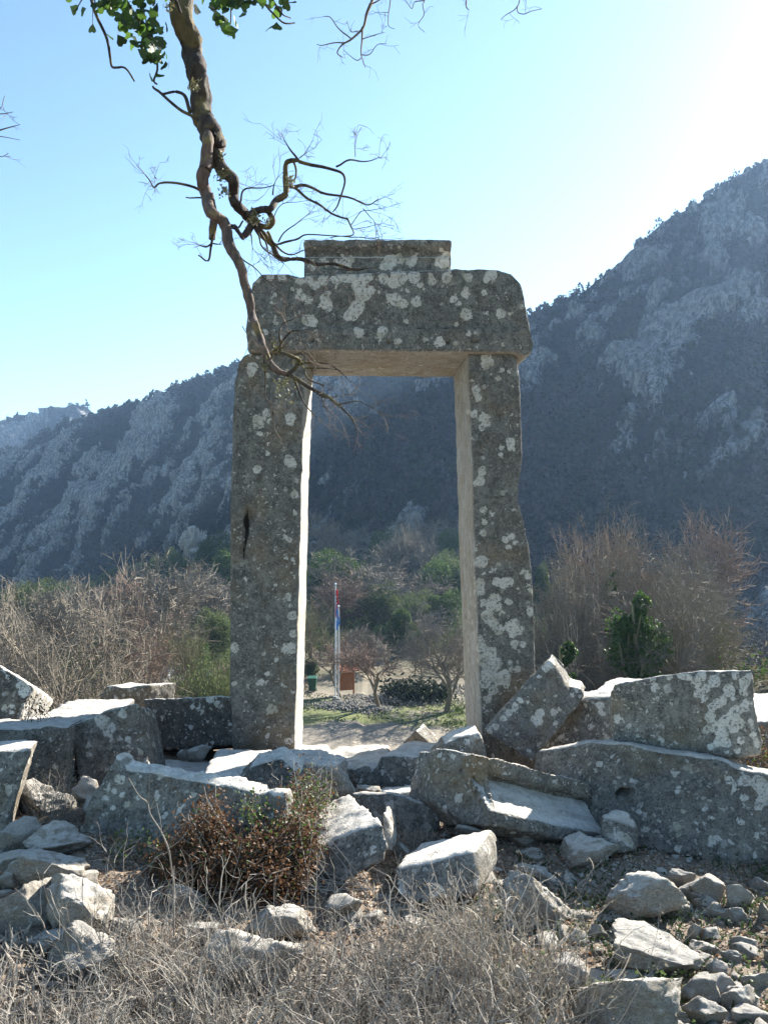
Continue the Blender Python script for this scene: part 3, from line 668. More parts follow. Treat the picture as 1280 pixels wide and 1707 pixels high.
stone(B, [prism(poly([(-60, 1082, 6.7), (0, 1108, 6.7), (58, 1144, 6.7), (28, 1200, 6.6), (-60, 1235, 6.6)]), P(92, 1168, 7.15) - P(58, 1144, 6.7))], M_dark, 'dark tilted block high at the left edge with one pale end', erode=.4, nl=60, lr=(.008, .03), pale=lambda V, N: np.clip(N[:, 0] * 2 - .7, 0, 1) * .8,  # right-hand end painted paler to stand for sunlight on it
      lich=[(42, 1150, 12), (35, 1143, 8), (8, 1180, 5), (22, 1178, 5)])
stone(B, [prism(poly([(160, 1175, 8.7), (174, 1142, 8.7), (205, 1146, 8.7), (250, 1142, 8.7), (243, 1180, 8.7)]), Vector((.22, .35, -.03)))], M_block, 'small block with a bright triangular end, farthest left of the left jamb', erode=.6, nl=30, lr=(.015, .04))
# long slab in the foreground
stone(B, [prism(poly([(197, 1262, 4.85), (212, 1282, 4.82), (300, 1296, 4.7), (380, 1309, 4.6), (445, 1325, 4.5), (477, 1322, 4.45), (480, 1345, 4.4), (462, 1420, 4.3), (400, 1470, 4.3), (243, 1452, 4.5), (125, 1430, 4.7), (124, 1405, 4.7), (150, 1340, 4.8), (180, 1285, 4.87)]), P(478, 1308, 4.62) - P(465, 1324, 4.47)),
          hull([P(188, 1268, 4.86), P(186, 1252, 4.9), P(200, 1248, 4.95), P(222, 1270, 4.95), P(215, 1290, 4.8), P(195, 1290, 4.8)]),
          hull([P(446, 1322, 4.5), P(458, 1312, 4.55), P(476, 1312, 4.5), P(478, 1330, 4.42), P(448, 1335, 4.45)])], M_block,
      'long slab sloping down to the russet shrub, its top edge a bright white strip', erode=.9, rough=.013, voxel=.015, nl=140, lr=(.005, .018), lich=[(200, 1300, 8), (190, 1318, 6), (176, 1330, 7), (206, 1325, 6), (187, 1347, 6), (212, 1342, 7), (228, 1330, 5), (172, 1358, 5)])
# centre front blocks
stone(B, [prism([P(521, 1422, 4.35), P(560, 1396, 4.35), P(640, 1368, 4.3), P(650, 1412, 4.2), P(640, 1440, 4.15), P(565, 1478, 4.15), P(530, 1462, 4.25)], P(584, 1322, 5.0) - P(642, 1368, 4.3))], M_block, 'squared block with a broad sunlit top beside the russet shrub', erode=.8, nl=10, rough=.008)
stone(B, [prism([P(654, 1445, 4.2), P(720, 1434, 4.15), P(787, 1418, 4.1), P(800, 1432, 4.1), P(796, 1492, 3.98), P(735, 1505, 4.0), P(680, 1510, 4.02), P(657, 1494, 4.05)], P(702, 1398, 4.62) - P(660, 1440, 4.2))], M_block, 'lowest front block with a speckled white top, right of its twin', erode=.9, nl=6, rough=.008)
stone(B, [prism(poly([(585, 1322, 5.15), (655, 1320, 5.15), (700, 1337, 5.1), (733, 1362, 5.05), (730, 1392, 5.0), (655, 1405, 5.0), (590, 1400, 5.0)]), Vector((.05, .24, -.09)))], M_block, 'arched grey block behind the two front blocks', erode=.5, nl=20, lr=(.006, .015))
stone(B, [prism([P(625, 1318, 5.6), P(700, 1322, 5.5), P(710, 1311, 5.9), P(640, 1309, 5.9)], Vector((0, 0, -.25)))], M_rock, 'narrow white slab behind the arched block', erode=.7)
stone(B, [prism(poly([(637, 1352, 4.62), (652, 1372, 4.6), (655, 1420, 4.5), (640, 1420, 4.5)]), Vector((.03, .2, -.02)))], M_rock, 'thin pale stone wedged behind the squared front block', erode=.4, voxel=.012)
stone(B, [prism(poly([(700, 1345, 5.25), (730, 1350, 5.25), (745, 1380, 5.2), (742, 1400, 5.1), (700, 1400, 5.1)]), Vector((.05, .2, 0)))], M_rock, 'bluish stone between the arched block and the moulded block', erode=1)
# upright stub against the huge slab
stone('boulder', [hull([P(1000, 1362, 4.75), P(1020, 1352, 4.8), P(1048, 1355, 4.78), P(1063, 1380, 4.7), P(1062, 1425, 4.6), P(1000, 1425, 4.6), P(1030, 1352, 5.0), P(1060, 1400, 5.0)])], M_block, 'upright rounded stone in shade against the huge slab', 'boulder', erode=1, nl=16)

# ------------------------------------------------------------------ loose rocks
def rock_mesh(seed, sub=4, cuts=17, flat=1.0, rough=.05):
    bm = bmesh.new(); bmesh.ops.create_icosphere(bm, subdivisions=sub, radius=1)
    V = np.array([v.co[:] for v in bm.verts]); rg = np.random.default_rng(seed)
    for _ in range(cuts):
        d = rg.normal(size=3); d /= np.linalg.norm(d); h = rg.uniform(.38, .80)
        t = V @ d; V = V - np.maximum(t - h, 0)[:, None] * d * .97
    V = V / (.5 * (V.max(0) - V.min(0))) ; V[:, 2] *= flat
    N_ = V / np.linalg.norm(V, axis=1, keepdims=True)
    V = V + N_ * (fbm(V, 1.6, 3, seed) * rough * 2.2 + fbm(V, 6, 4, seed + 7, .6) * rough)[:, None]
    for v, c in zip(bm.verts, V): v.co = c
    me = bpy.data.meshes.new('rock'); bm.to_mesh(me); bm.free()
    for p in me.polygons: p.use_smooth = True
    me.update(); N0 = getno(me)
    attr(me, 'top', np.clip((N0[:, 2] - .35) * 1.6, 0, 1) * .9); attr(me, 'crack', np.full(len(V), -.08)); attr(me, 'pale', np.zeros(len(V)))
    L = np.full(len(V), -.08)
    for i_ in rg.integers(0, len(V), 5): L = np.maximum(L, rg.uniform(.02, .14) - np.linalg.norm(V - V[i_], axis=1))
    attr(me, 'lich', L * .3)
    return me
def rock_at(px, py, w, h, label, group=None, Y=None, tilt=0, seed=None, dz=0, deep=.8, sub=4, mat=None, name='rock', cat='rock'):
    """px,py centre of the rock in the photograph, w,h its size there"""
    seed = seed or int(px * 7 + py * 3)
    if Y is None:
        pyb = py + h * .42; Y = 3.5
        for _ in range(8):
            z = Hs((px - 640) / FPX * Y, Y); q = P(px, pyb, 1.0); s = (EYE - q.z); Y = (EYE - z - .0) / s
    c = P(px, py, Y); W = w / FPX * Y; Hh = h / FPX * Y
    o = link(name, rock_mesh(seed, sub), mat or M_rock, None, c + Vector((0, deep * W * .25, dz - Hh * .06)), (0, tilt, random.Random(seed).uniform(-.3, .3)), (W * .62, W * .5 * deep, Hh * .60))
    tag(o, label, cat, group); return o
RK = [(880, 1424, 34, 20, 'white wedge-shaped stone left of centre under the moulded block'), (985, 1425, 78, 44, 'bluish shaded rock in front of the upright stone'), (906, 1463, 72, 24, 'long pale stone lying left of the shaded hollow'),
      (892, 1512, 92, 78, 'large pale grey rock at the edge of the dry brush'), (1074, 1510, 104, 72, 'large pitted boulder with a brown upper edge in the shaded hollow'), (1138, 1468, 38, 36, 'brownish round stone right above the pitted boulder'),
      (1186, 1486, 50, 44, 'smooth blue-grey stone under the huge slab'), (1150, 1487, 34, 22, 'small blue stone right of the pitted boulder'), (1234, 1500, 38, 42, 'leaning flat stone near the right edge'), (1098, 1470, 36, 20, 'flat stone behind the pitted boulder'),
      (1085, 1600, 124, 56, 'long tilted stone with a sunlit top in the front right'), (940, 1640, 100, 48, 'low sunlit rock beside the brush'), (1055, 1690, 150, 78, 'big white rock at the bottom edge'), (985, 1692, 76, 64, 'grey rock in the bottom foreground, left of the white one'),
      (993, 1558, 26, 24, 'small round stone alone in the shade'), (1140, 1492, 26, 18, None), (1165, 1508, 26, 18, None), (1110, 1508, 34, 22, None), (1165, 1500, 24, 16, None), (1180, 1508, 24, 20, None), (1135, 1520, 44, 26, None), (1205, 1528, 30, 22, None), (1228, 1528, 36, 26, None), (1275, 1522, 22, 34, None),
      (1160, 1556, 26, 26, None), (1185, 1560, 30, 20, None), (1245, 1575, 44, 26, None), (1175, 1585, 46, 26, None), (1168, 1607, 36, 24, None), (1195, 1620, 40, 34, None), (1170, 1660, 56, 44, None), (1180, 1695, 60, 40, None), (1098, 1650, 34, 22, None), (1240, 1672, 50, 36, None), (1262, 1640, 40, 30, None), (1120, 1702, 44, 26, None), (1035, 1640, 60, 26, None), (1260, 1700, 50, 30, None), (1222, 1600, 26, 18, None),
      (800, 1402, 62, 42, 'brown rounded rock under the moulded block'), (760, 1365, 36, 48, 'dark stone in the gap left of the moulded block'), (870, 1400, 50, 18, None), (1010, 1405, 30, 20, None), (835, 1500, 26, 18, None), (850, 1480, 40, 16, None), (942, 1467, 18, 12, None), (920, 1540, 30, 18, None), (960, 1500, 16, 10, None), (870, 1660, 40, 90, 'steep stone edge against the brush at the bottom'),
      (890, 1455, 30, 12, None), (1050, 1555, 30, 14, None), (985, 1472, 18, 10, None), (1000, 1590, 20, 10, None),
      (28, 1520, 96, 76, 'rough sunlit rock at the left edge'), (128, 1522, 116, 84, 'cratered sunlit rock, second from the left edge'), (128, 1605, 116, 72, 'smooth white rock half buried in dry brush'), (85, 1578, 80, 30, 'reddish flat stone under the cratered rock'),
      (468, 1545, 96, 56, 'white broken rock in the brush under the russet shrub'), (425, 1615, 130, 90, 'large white rock seen through the dry stems'), (75, 1350, 100, 84, 'leaning dark rock by the nearest left block'), (22, 1404, 62, 44, 'blue-shaded rock low at the left edge'), (92, 1410, 90, 50, 'rounded dark rock under the long slab end'),
      (80, 1458, 110, 50, 'blue-grey flat rock above the cratered rock'), (20, 1440, 60, 34, None), (10, 1470, 50, 30, None), (130, 1470, 60, 30, None), (185, 1330, 40, 34, None), (145, 1325, 44, 40, None), (155, 1355, 50, 30, None), (327, 1257, 36, 26, 'round stone in the dark gap beside the left jamb'), (303, 1259, 18, 16, 'small ochre stone in the dark gap beside the left jamb'),
      (610, 1316, 34, 14, 'small white lump behind the arched block'), (310, 1505, 60, 30, None), (560, 1520, 60, 34, None), (200, 1550, 50, 26, None), (330, 1560, 50, 30, None), (620, 1535, 40, 24, None), (700, 1545, 46, 26, None), (760, 1550, 30, 20, None)]
LANDMARKS = [(1074, 1510, 'the pitted boulder'), (1186, 1486, 'the smooth blue-grey stone under the huge slab'), (1234, 1500, 'the leaning flat stone by the right edge'), (1085, 1600, 'the long tilted sunlit stone'), (1055, 1690, 'the big white rock at the bottom'),
             (985, 1425, 'the bluish rock under the upright stone'), (892, 1512, 'the large pale rock beside the brush'), (993, 1558, 'the small round stone in the shade'), (128, 1522, 'the cratered sunlit rock'), (75, 1350, 'the leaning dark rock at the left'), (80, 1458, 'the blue-grey flat rock at the left'), (468, 1545, 'the white broken rock in the brush'), (680, 1450, 'the lowest front block'), (940, 1640, 'the low sunlit rock beside the brush')]
ORD = ['', 'second ', 'third ', 'fourth ', 'fifth ', 'sixth ', 'seventh ', 'eighth ', 'ninth ', 'tenth ']
RK.sort(key=lambda r: 0 if r[4] else min(math.hypot(r[0] - l[0], r[1] - l[1]) for l in LANDMARKS))
seen = {}
for r in RK:
    lab = r[4]
    if not lab:
        l = min(LANDMARKS, key=lambda l: math.hypot(r[0] - l[0], r[1] - l[1])); dx, dy = r[0] - l[0], r[1] - l[1]
        side_ = ('right of' if dx > 0 else 'left of') if abs(dx) > abs(dy) * .8 else ('below' if dy > 0 else 'above')
        k_ = (l[2], side_); seen[k_] = seen.get(k_, -1) + 1
        lab = ORD[seen[k_]] + ('small ' if r[2] < 34 else 'mid-sized ') + 'stone ' + side_ + ' ' + l[2]
    Yk = 7.0 if r[0] in (327, 303) else (5.5 if r[0] == 610 else (5.1 if r[0] in (75,) else None))
    tiltk = .5 if r[0] == 1234 else (.28 if r[0] in (1085, 906) else random.uniform(-.2, .2))
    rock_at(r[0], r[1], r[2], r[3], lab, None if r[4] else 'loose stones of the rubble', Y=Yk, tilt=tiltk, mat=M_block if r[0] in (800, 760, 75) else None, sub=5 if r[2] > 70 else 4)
# small stones, sharing meshes
protos = [rock_mesh(900 + k, 3, 13, .8, .05) for k in range(7)]
for me_ in protos: me_.materials.append(M_rock)
rr = random.Random(5)
cnt = 0
while cnt < 210:
    px = rr.uniform(-20, 1290); py = rr.uniform(1400, 1740)
    right = px > 800
    if not right and rr.random() < .72: continue
    if right and px < 1000 and rr.random() < .4: continue
    Yk = 1.9 * FPX / (py - 883); x = (px - 640) / FPX * Yk; z = Hs(x, Yk)
    s = rr.choice([.015, .02, .025, .03, .04, .055]) * rr.uniform(.8, 1.3)
    o = link('loose_stone', rr.choice(protos), None, None, (x, Yk, z + s * .12), (rr.uniform(-.5, .5), rr.uniform(-.5, .5), rr.uniform(0, 6.3)), (s * rr.uniform(.8, 1.5), s, s * rr.uniform(.6, 1)))
    tag(o, 'pale pebble-sized stone scattered on the litter-strewn ground', 'stone', 'small stones scattered over the ground'); cnt += 1
# gravel mass
rg = np.random.default_rng(3); n_ = 5200
gx = rg.uniform(-2.4, 2.9, n_); gy = 2.5 + rg.uniform(0, 1, n_) ** 1.0 * 3.6; gz = H(gx, gy)
octv = np.array([(1, 0, 0), (-1, 0, 0), (0, 1, 0), (0, -1, 0), (0, 0, 1), (0, 0, -1.)]); octf = np.array([(0, 2, 4), (2, 1, 4), (1, 3, 4), (3, 0, 4), (2, 0, 5), (1, 2, 5), (3, 1, 5), (0, 3, 5)])
s = .004 + .014 * rg.random(n_) ** 3
Vg = (octv[None] * rg.uniform(.6, 1.3, (n_, 6, 1))) * s[:, None, None]
th = rg.uniform(0, 6.3, n_); Vr = Vg.copy(); Vr[..., 0] = Vg[..., 0] * np.cos(th)[:, None] - Vg[..., 1] * np.sin(th)[:, None] * .8; Vr[..., 1] = Vg[..., 0] * np.sin(th)[:, None] + Vg[..., 1] * np.cos(th)[:, None]
Vr += np.stack([gx, gy, gz + s * .4 + .004], 1)[:, None, :]
Fg = (octf[None] + np.arange(n_)[:, None, None] * 6).reshape(-1, 3)
tag(link('gravel', mesh_np('gravel', Vr.reshape(-1, 3), Fg), plain_mat('gravel_stone', (.42, .40, .36), .95, 0, .5, 60)), kind='stuff')
# ------------------------------------------------------------------ trees
def grow(rng, height, levels, spread, trunk_r, nchild, curve=.25, first=.25, ratio=.66, twig_r=.012, upright=.25, multi=1, minlev_leaf=3):
    """recursive limbs. returns (trunk_paths, twig_paths, tip points)"""
    trunk, twigs, tips = [], [], []
    def seg(p, d, L, r, lev):
        n = 5 if lev < 2 else (4 if lev < levels - 1 else 3)
        pts = [p.copy()]; dd = d.copy()
        for k in range(n):
            dd = dd + rng.normal(size=3) * curve * (.75 - .08 * lev); dd[2] += upright * .12 * (1 if lev > 0 else 0)
            dd /= np.linalg.norm(dd); pts.append(pts[-1] + dd * L / n)
        pts = np.array(pts); r1 = max(twig_r * .6, r * (.62 if lev < levels - 1 else .35))
        (trunk if lev < 2 else twigs).append((pts, np.linspace(r, r1, n + 1)))
        if lev >= levels - 1:
            tips.append(pts[-1]); tips.append(pts[1]); return
        if lev >= minlev_leaf: tips.append(pts[-1])
        nc = nchild[min(lev, len(nchild) - 1)]
        for k in range(nc):
            t = first + (1 - first) * ((k + rng.uniform(.3, 1)) / nc) if lev > 0 or multi == 1 else .15 + .8 * (k + .5) / nc
            i_ = min(n - 1, int(t * n)); f = t * n - i_; q = pts[i_] * (1 - f) + pts[i_ + 1] * f if f <= 1 else pts[-1]
            axis = pts[min(i_ + 1, n)] - pts[i_]; axis /= np.linalg.norm(axis)
            rd = rng.normal(size=3); rd -= rd.dot(axis) * axis; rd /= np.linalg.norm(rd)
            a = spread * rng.uniform(.6, 1.25)
            nd = axis * math.cos(a) + rd * math.sin(a)
            if nd[2] < -.15: nd[2] *= .3
            nd /= np.linalg.norm(nd)
            seg(q, nd, L * ratio * rng.uniform(.75, 1.2), max(twig_r, r * (1 - .45 * t) * .58), lev + 1)
    for m_ in range(multi):
        d = np.array([0, 0, 1.0]) if multi == 1 else np.array([rng.normal() * .45, rng.normal() * .45, 1.0])
        d /= np.linalg.norm(d)
        seg(np.array([rng.normal() * .05 * multi, rng.normal() * .05 * multi, -.3]), d, height * (.42 if multi == 1 else .5), trunk_r, 0)
    return trunk, twigs, np.array(tips)
M_bark = bark_mat('grey_bark', (.13, .105, .075), (.24, .20, .15), 14, .02, .35)
M_twig = bark_mat('brown_twigs', (.13, .11, .085), (.23, .195, .15), 6, 0)
M_twig_r = bark_mat('reddish_twigs', (.16, .11, .08), (.25, .175, .13), 6, 0)
M_twig_o = bark_mat('olive_twigs', (.13, .12, .06), (.22, .20, .11), 6, 0)
M_ever = leaf_mat('evergreen_leaves', (.035, .07, .015), (.11, .16, .04), .3, .7, .15)
M_ever2 = leaf_mat('grey_green_leaves', (.07, .10, .035), (.16, .19, .08), .3, .75, .12)
M_ivy = leaf_mat('ivy_leaves', (.03, .07, .012), (.09, .15, .03), .35, .5, .3)

TWR = .0065
def tree_mesh_parts(kind, seed):
    rng = np.random.default_rng(seed)
    if kind == 'bare':          # ~6 m tall rounded bare crown, one trunk
        tr, tw, tips = grow(rng, 6.0, 6, .80, .13, [6, 6, 5, 4, 3], .17, .3, .68, TWR, .16)
    elif kind == 'bare_wide':
        tr, tw, tips = grow(rng, 6.0, 6, .85, .14, [7, 6, 5, 4, 3], .18, .25, .68, TWR, .12)
    elif kind == 'multi':       # many stems from the ground
        tr, tw, tips = grow(rng, 6.0, 5, .62, .08, [6, 6, 5, 4], .15, .15, .62, TWR, .35, multi=6)
    elif kind == 'small':
        tr, tw, tips = grow(rng, 6.0, 5, .75, .115, [6, 7, 6, 4], .2, .45, .62, .012, .3)
    return tr, tw, tips
TREES = {}
def make_proto(key, kind, seed, twmat, ivy=0, ivy_hi=.8, buds=0):
    tr, tw, tips = tree_mesh_parts(kind, seed)
    V1, F1 = tubes(tr, 7); V2, F2 = tubes(tw, 3)
    top = np.percentile(V2[:, 2], 99); k = 6.0 / top
    d = {'trunk': mesh_np('trunk', V1 * k, F1, True), 'crown': mesh_np('crown', V2 * k, F2)}
    d['trunk'].materials.append(M_bark); d['crown'].materials.append(twmat)
    d['w'] = (np.percentile(V2[:, 0], 97) - np.percentile(V2[:, 0], 3)) * k
    if ivy:
        rng = np.random.default_rng(seed + 1); C = []
        for pts, rad in tr + tw[:len(tw) // 12]:
            for a, b, r in zip(pts[:-1], pts[1:], rad):
                n_ = int(np.linalg.norm(b - a) * ivy)
                t = rng.random((n_, 1)); q = a * (1 - t) + b * t
                q = q + rng.normal(size=(n_, 3)) * (.10 + r * 1.2)
                C.append(q[q[:, 2] < top * ivy_hi])
        C = np.concatenate(C) * k
        V3, F3 = leaf_cloud(C, .085, seed, aspect=1.2); d['ivy'] = mesh_np('ivy', V3, F3); d['ivy'].materials.append(M_ivy)
    if buds:
        rng = np.random.default_rng(seed + 2); C = tips[rng.integers(0, len(tips), buds)] * k + rng.normal(size=(buds, 3)) * .06
        V3, F3 = leaf_cloud(C, .07, seed, aspect=1.4); d['dead_leaves'] = mesh_np('dead_leaves', V3, F3); d['dead_leaves'].materials.append(leaf_mat('dead_leaves', (.13, .085, .055), (.22, .15, .10), .3))
    TREES[key] = d
make_proto('bareA', 'bare', 101, M_twig); make_proto('bareB', 'bare_wide', 102, M_twig); make_proto('bareC', 'bare', 103, M_twig_r)
make_proto('multi', 'multi', 104, M_twig_o); make_proto('multiR', 'multi', 106, M_twig_r, 0, 0, 1500); make_proto('small', 'small', 105, M_twig_r)
make_proto('bareR', 'bare', 109, M_twig_r, 0, 0, 900)
make_proto('ivied', 'bare_wide', 107, M_twig, 26, .8); make_proto('ivied2', 'multi', 108, M_twig, 40, .75)
TWR = .017
make_proto('bareA_far', 'bare', 111, M_twig); make_proto('bareB_far', 'bare_wide', 112, M_twig); make_proto('bareC_far', 'bare', 113, M_twig_r); make_proto('ivied_far', 'bare_wide', 114, M_twig, 26, .8)
def ever_proto(key, seed, mat, n=15000, leaf=.11, wide=1.0, trunk=True, lobes=16):
    rng = np.random.default_rng(seed)
    cs = rng.normal(size=(lobes, 3)); cs /= np.linalg.norm(cs, axis=1, keepdims=True); cs *= rng.uniform(.3, .75, (lobes, 1)); rs = rng.uniform(.32, .55, lobes)
    q = rng.integers(0, lobes, n); u = rng.normal(size=(n, 3)); u /= np.linalg.norm(u, axis=1, keepdims=True)
    C = cs[q] + u * rs[q][:, None] * rng.uniform(.55, 1.05, (n, 1)) ** .6
    C += fbm(C, 3.5, 2, seed)[:, None] * u * .10
    C = C * np.array([2.3 * wide, 2.3 * wide, 2.5]); C[:, 2] += 3.3
    C[:, 2] *= 6.0 / C[:, 2].max(); C = C[C[:, 2] > .15]
    V3, F3 = leaf_cloud(C, leaf, seed, aspect=1.3)
    lim = [(np.array([[0, 0, -.3], [.05, 0, 1.2], [0, .1, 3.2]]), [.22, .17, .08])]
    for c_ in cs[:9]:
        e = c_ * np.array([2.3 * wide, 2.3 * wide, 2.5]) + [0, 0, 3.2]; e[2] = max(e[2], .6)
        lim.append((np.array([[0, 0, 1.0], e * .5 + [0, 0, .4], e]), [.09, .05, .02]))
    V1, F1 = tubes(lim, 6)
    d = {'trunk': mesh_np('trunk', V1, F1, True), 'crown': mesh_np('crown', V3, F3), 'w': 4.4 * wide}
    d['trunk'].materials.append(M_bark); d['crown'].materials.append(mat); TREES[key] = d
ever_proto('everA', 201, M_ever, 15000); ever_proto('everB', 202, M_ever2, 14000, .10, 1.1); ever_proto('everC', 203, M_ever, 13000, .12, .75, lobes=11)
def bush_proto(key, seed):
    rng = np.random.default_rng(seed); n_ = 420; paths = []; C = []
    for _ in range(n_):
        a = rng.uniform(0, 6.28); lean = rng.uniform(0, .55); L = rng.uniform(3.5, 6.2) * (1 - lean * .35)
        d = np.array([math.cos(a) * lean, math.sin(a) * lean, 1]); p0 = np.array([math.cos(a), math.sin(a), 0]) * rng.uniform(0, 1.4)
        t = np.linspace(0, 1, 5)[:, None]; pts = p0 + d * t * L + rng.normal(size=(5, 3)) * .12 * t
        paths.append((pts, np.linspace(.03, .012, 5)))
        k = 38; tt = rng.random((k, 1)) * .85 + .15; C.append(p0 + d * tt * L + rng.normal(size=(k, 3)) * .12)
    V1, F1 = tubes(paths, 3); V3, F3 = leaf_cloud(np.concatenate(C), .09, seed, aspect=2.2, droop=.7)
    d = {'stems': mesh_np('stems', V1, F1), 'foliage': mesh_np('foliage', V3, F3), 'w': 5.0}
    d['stems'].materials.append(M_twig_o); d['foliage'].materials.append(M_ever2); TREES[key] = d
bush_proto('broom', 301)
PROTO_USED = {}
def plant(name, key, px, pytop, Yd, wpx, label, cat='tree', group=None, rot=None, zb=None):
    if Yd >= 58 and key + '_far' in TREES: key += '_far'
    d = TREES[key]; X_ = (px - 640) / FPX * Yd; z0 = Hs(X_, Yd) if zb is None else zb
    top = P(px, pytop, Yd).z; h = max(1.0, top - z0) / 6.0
    ws = (wpx / FPX * Yd) / d['w'] if wpx else h
    ws = min(max(ws, .6 * h), 1.25 * h)
    r = empty(name, (X_, Yd, z0), label, cat, group); r.rotation_euler = (0, 0, rot if rot is not None else random.uniform(0, 6.28)); r.scale = (ws, ws, h)
    for k_, me_ in d.items():
        if k_ == 'w': continue
        link(k_, me_, None, r)
    return r
T = 'bare_tree'; E = 'evergreen_tree'
# seen through the doorway
plant(T, 'small', 572, 1070, 58, 75, 'small bare tree just right of the flagpoles, standing in the stone heap')
plant(T, 'small', 632, 1070, 56, 95, 'small bare tree with a forked leaning trunk in the middle of the doorway view')
plant(T, 'bareB', 742, 1020, 55, 150, 'broad dense bare tree at the right of the doorway view, on the grass')
plant(T, 'bareA', 790, 1030, 57, 110, 'bare tree half hidden behind the right jamb')
plant(T, 'ivied', 648, 893, 118, 130, 'bare tree with ivy-covered limbs high behind the other trees in the doorway')
plant(E, 'everA', 742, 930, 98, 95, 'round dark evergreen near the right jamb, high in the doorway view')
plant(E, 'everB', 632, 968, 88, 105, 'pale olive-green round tree in the middle of the doorway view')
plant(E, 'everC', 674, 1010, 76, 62, 'dark narrow evergreen above the middle small bare tree')
plant(E, 'everA', 640, 1040, 80, 90, 'dark evergreen mass behind the small bare trees')
plant(T, 'bareC', 560, 962, 84, 130, 'reddish-brown bare tree behind the flags')
plant(T, 'multi', 520, 1010, 72, 80, 'many-stemmed bare tree beside the lit edge of the left jamb')
plant(E, 'everC', 520, 1095, 64, 44, 'dark low evergreen at the left of the doorway view')
plant(E, 'everA', 596, 948, 108, 90, 'evergreen behind the reddish-brown tree'); plant(E, 'everB', 535, 950, 104, 80, 'olive-green tree at the upper left of the doorway view')
plant(T, 'bareB', 705, 1010, 80, 110, 'bare tree between the dark narrow evergreen and the broad bare tree')
plant(T, 'bareA', 610, 1045, 68, 80, 'grey bare tree directly behind the two small ones')
plant(T, 'bareA', 585, 1055, 75, 90, 'bare tree behind the information board')
plant(T, 'bareC', 765, 985, 110, 90, 'small rusty bare tree against the dark slope by the right jamb')
# left of the doorway
plant(T, 'bareB', 130, 985, 33, 300, 'large spreading bare tree behind the tilted dark block', rot=1.0)
plant(T, 'bareA', 15, 1000, 37, 220, 'bare tree at the left edge behind the rubble')
plant(T, 'bareC', 215, 1000, 46, 150, 'bare tree right of the large spreading one')
plant(T, 'ivied', 245, 965, 62, 170, 'tall bare tree with a few ivied limbs left of the gateway')
plant(T, 'bareA', 350, 950, 78, 130, 'bare tree close against the left jamb')
plant(T, 'bareB', 305, 930, 95, 130, 'grey bare tree on the rise left of the gateway')
plant(T, 'bareC', 200, 962, 84, 120, 'reddish bare tree in the belt left of the gateway'); plant(T, 'bareA', 120, 982, 74, 120, 'bare tree in the belt behind the large spreading one')
plant(T, 'bareB', 40, 1000, 66, 150, 'bare tree in the belt near the left edge'); plant(T, 'multi', 300, 1040, 52, 110, 'yellowish many-stemmed bare tree above the parked cars')
plant(E, 'everB', 365, 1010, 66, 80, 'grey-green tree touching the left jamb'); plant('shrub', 'broom', 350, 1088, 40, 74, 'tall olive-green broom bush right of the parked cars', 'bush')
plant(E, 'everA', 330, 1060, 60, 60, 'dark evergreen behind the broom bush'); plant(E, 'everB', 84, 985, 92, 28, 'pale young pine poking above the bare trees')
plant(E, 'everA', 350, 882, 150, 60, 'evergreen beside the left jamb at the foot of the mountain'); plant(E, 'everB', 300, 912, 160, 60, 'evergreen under the pale rock on the mountain foot')
plant(E, 'everA', 245, 925, 170, 60, 'sunlit evergreen on the mountain foot'); plant(E, 'everB', 180, 945, 180, 50, 'leftmost evergreen on the mountain foot'); plant(E, 'everC', 385, 900, 140, 60, 'evergreen half hidden by the left jamb')
plant(T, 'bareA', 60, 1030, 45, 120, 'low bare tree before the belt at the left')
for px_, t_, y_, w_, l_ in [(-10, 990, 50, 130, 'left of the frame edge, behind the nearest bare trees'), (75, 978, 58, 130, 'pale bare tree rising behind the large spreading one, far left'), (20, 985, 90, 120, 'hazy bare tree at the left edge under the mountain'), (160, 972, 95, 120, 'hazy bare tree in the middle of the left belt'),
                             (110, 990, 110, 110, 'distant small bare tree left of the belt centre'), (265, 948, 110, 120, 'distant bare tree above the belt left of the gateway')]:
    plant(T, 'bareA' if w_ == 130 else 'bareB', px_, t_, y_, w_, l_ if 'tree' in l_ else 'bare tree ' + l_)
# right of the doorway
plant(T, 'bareR', 985, 883, 32, 190, 'tallest bare tree right of the gateway, its top reddish with dead leaves')
plant(T, 'bareA', 1085, 900, 34, 230, 'reddish-grey bare tree behind the ivy mound'); plant(T, 'bareA', 1150, 905, 40, 170, 'dim bare tree right of the ivy mound')
plant(T, 'bareB', 945, 955, 26, 150, 'yellowish many-stemmed tree beside the right jamb'); plant(T, 'bareB', 1130, 965, 24, 170, 'wiry many-stemmed bare bush above the lichen-covered block')
plant(T, 'bareB', 1000, 960, 28, 190, 'grey twiggy tree over the diamond-shaped slab'); plant(T, 'multi', 1165, 1010, 27, 90, 'rightmost wiry bush against the dark slope')
plant(E, 'everC', 900, 935, 90, 40, 'evergreen peeping out behind the right jamb'); plant(T, 'bareC', 1170, 868, 60, 140, 'faint bare tree high against the dark slope')
for px_, t_, y_, w_ in [(1045, 893, 31, 230), (1120, 925, 29, 190), (935, 925, 28, 150), (1010, 905, 36, 200)]:
    plant(T, 'bareB', px_, t_, y_, w_, {1045: 'widest twiggy crown right of the gateway, behind the ivy mound', 1120: 'twiggy crown over the block with large lichens', 935: 'twiggy crown whose branches touch the right jamb', 1010: 'tall fine-twigged tree between the ivy mound and the right jamb'}[px_])
rb = random.Random(77)
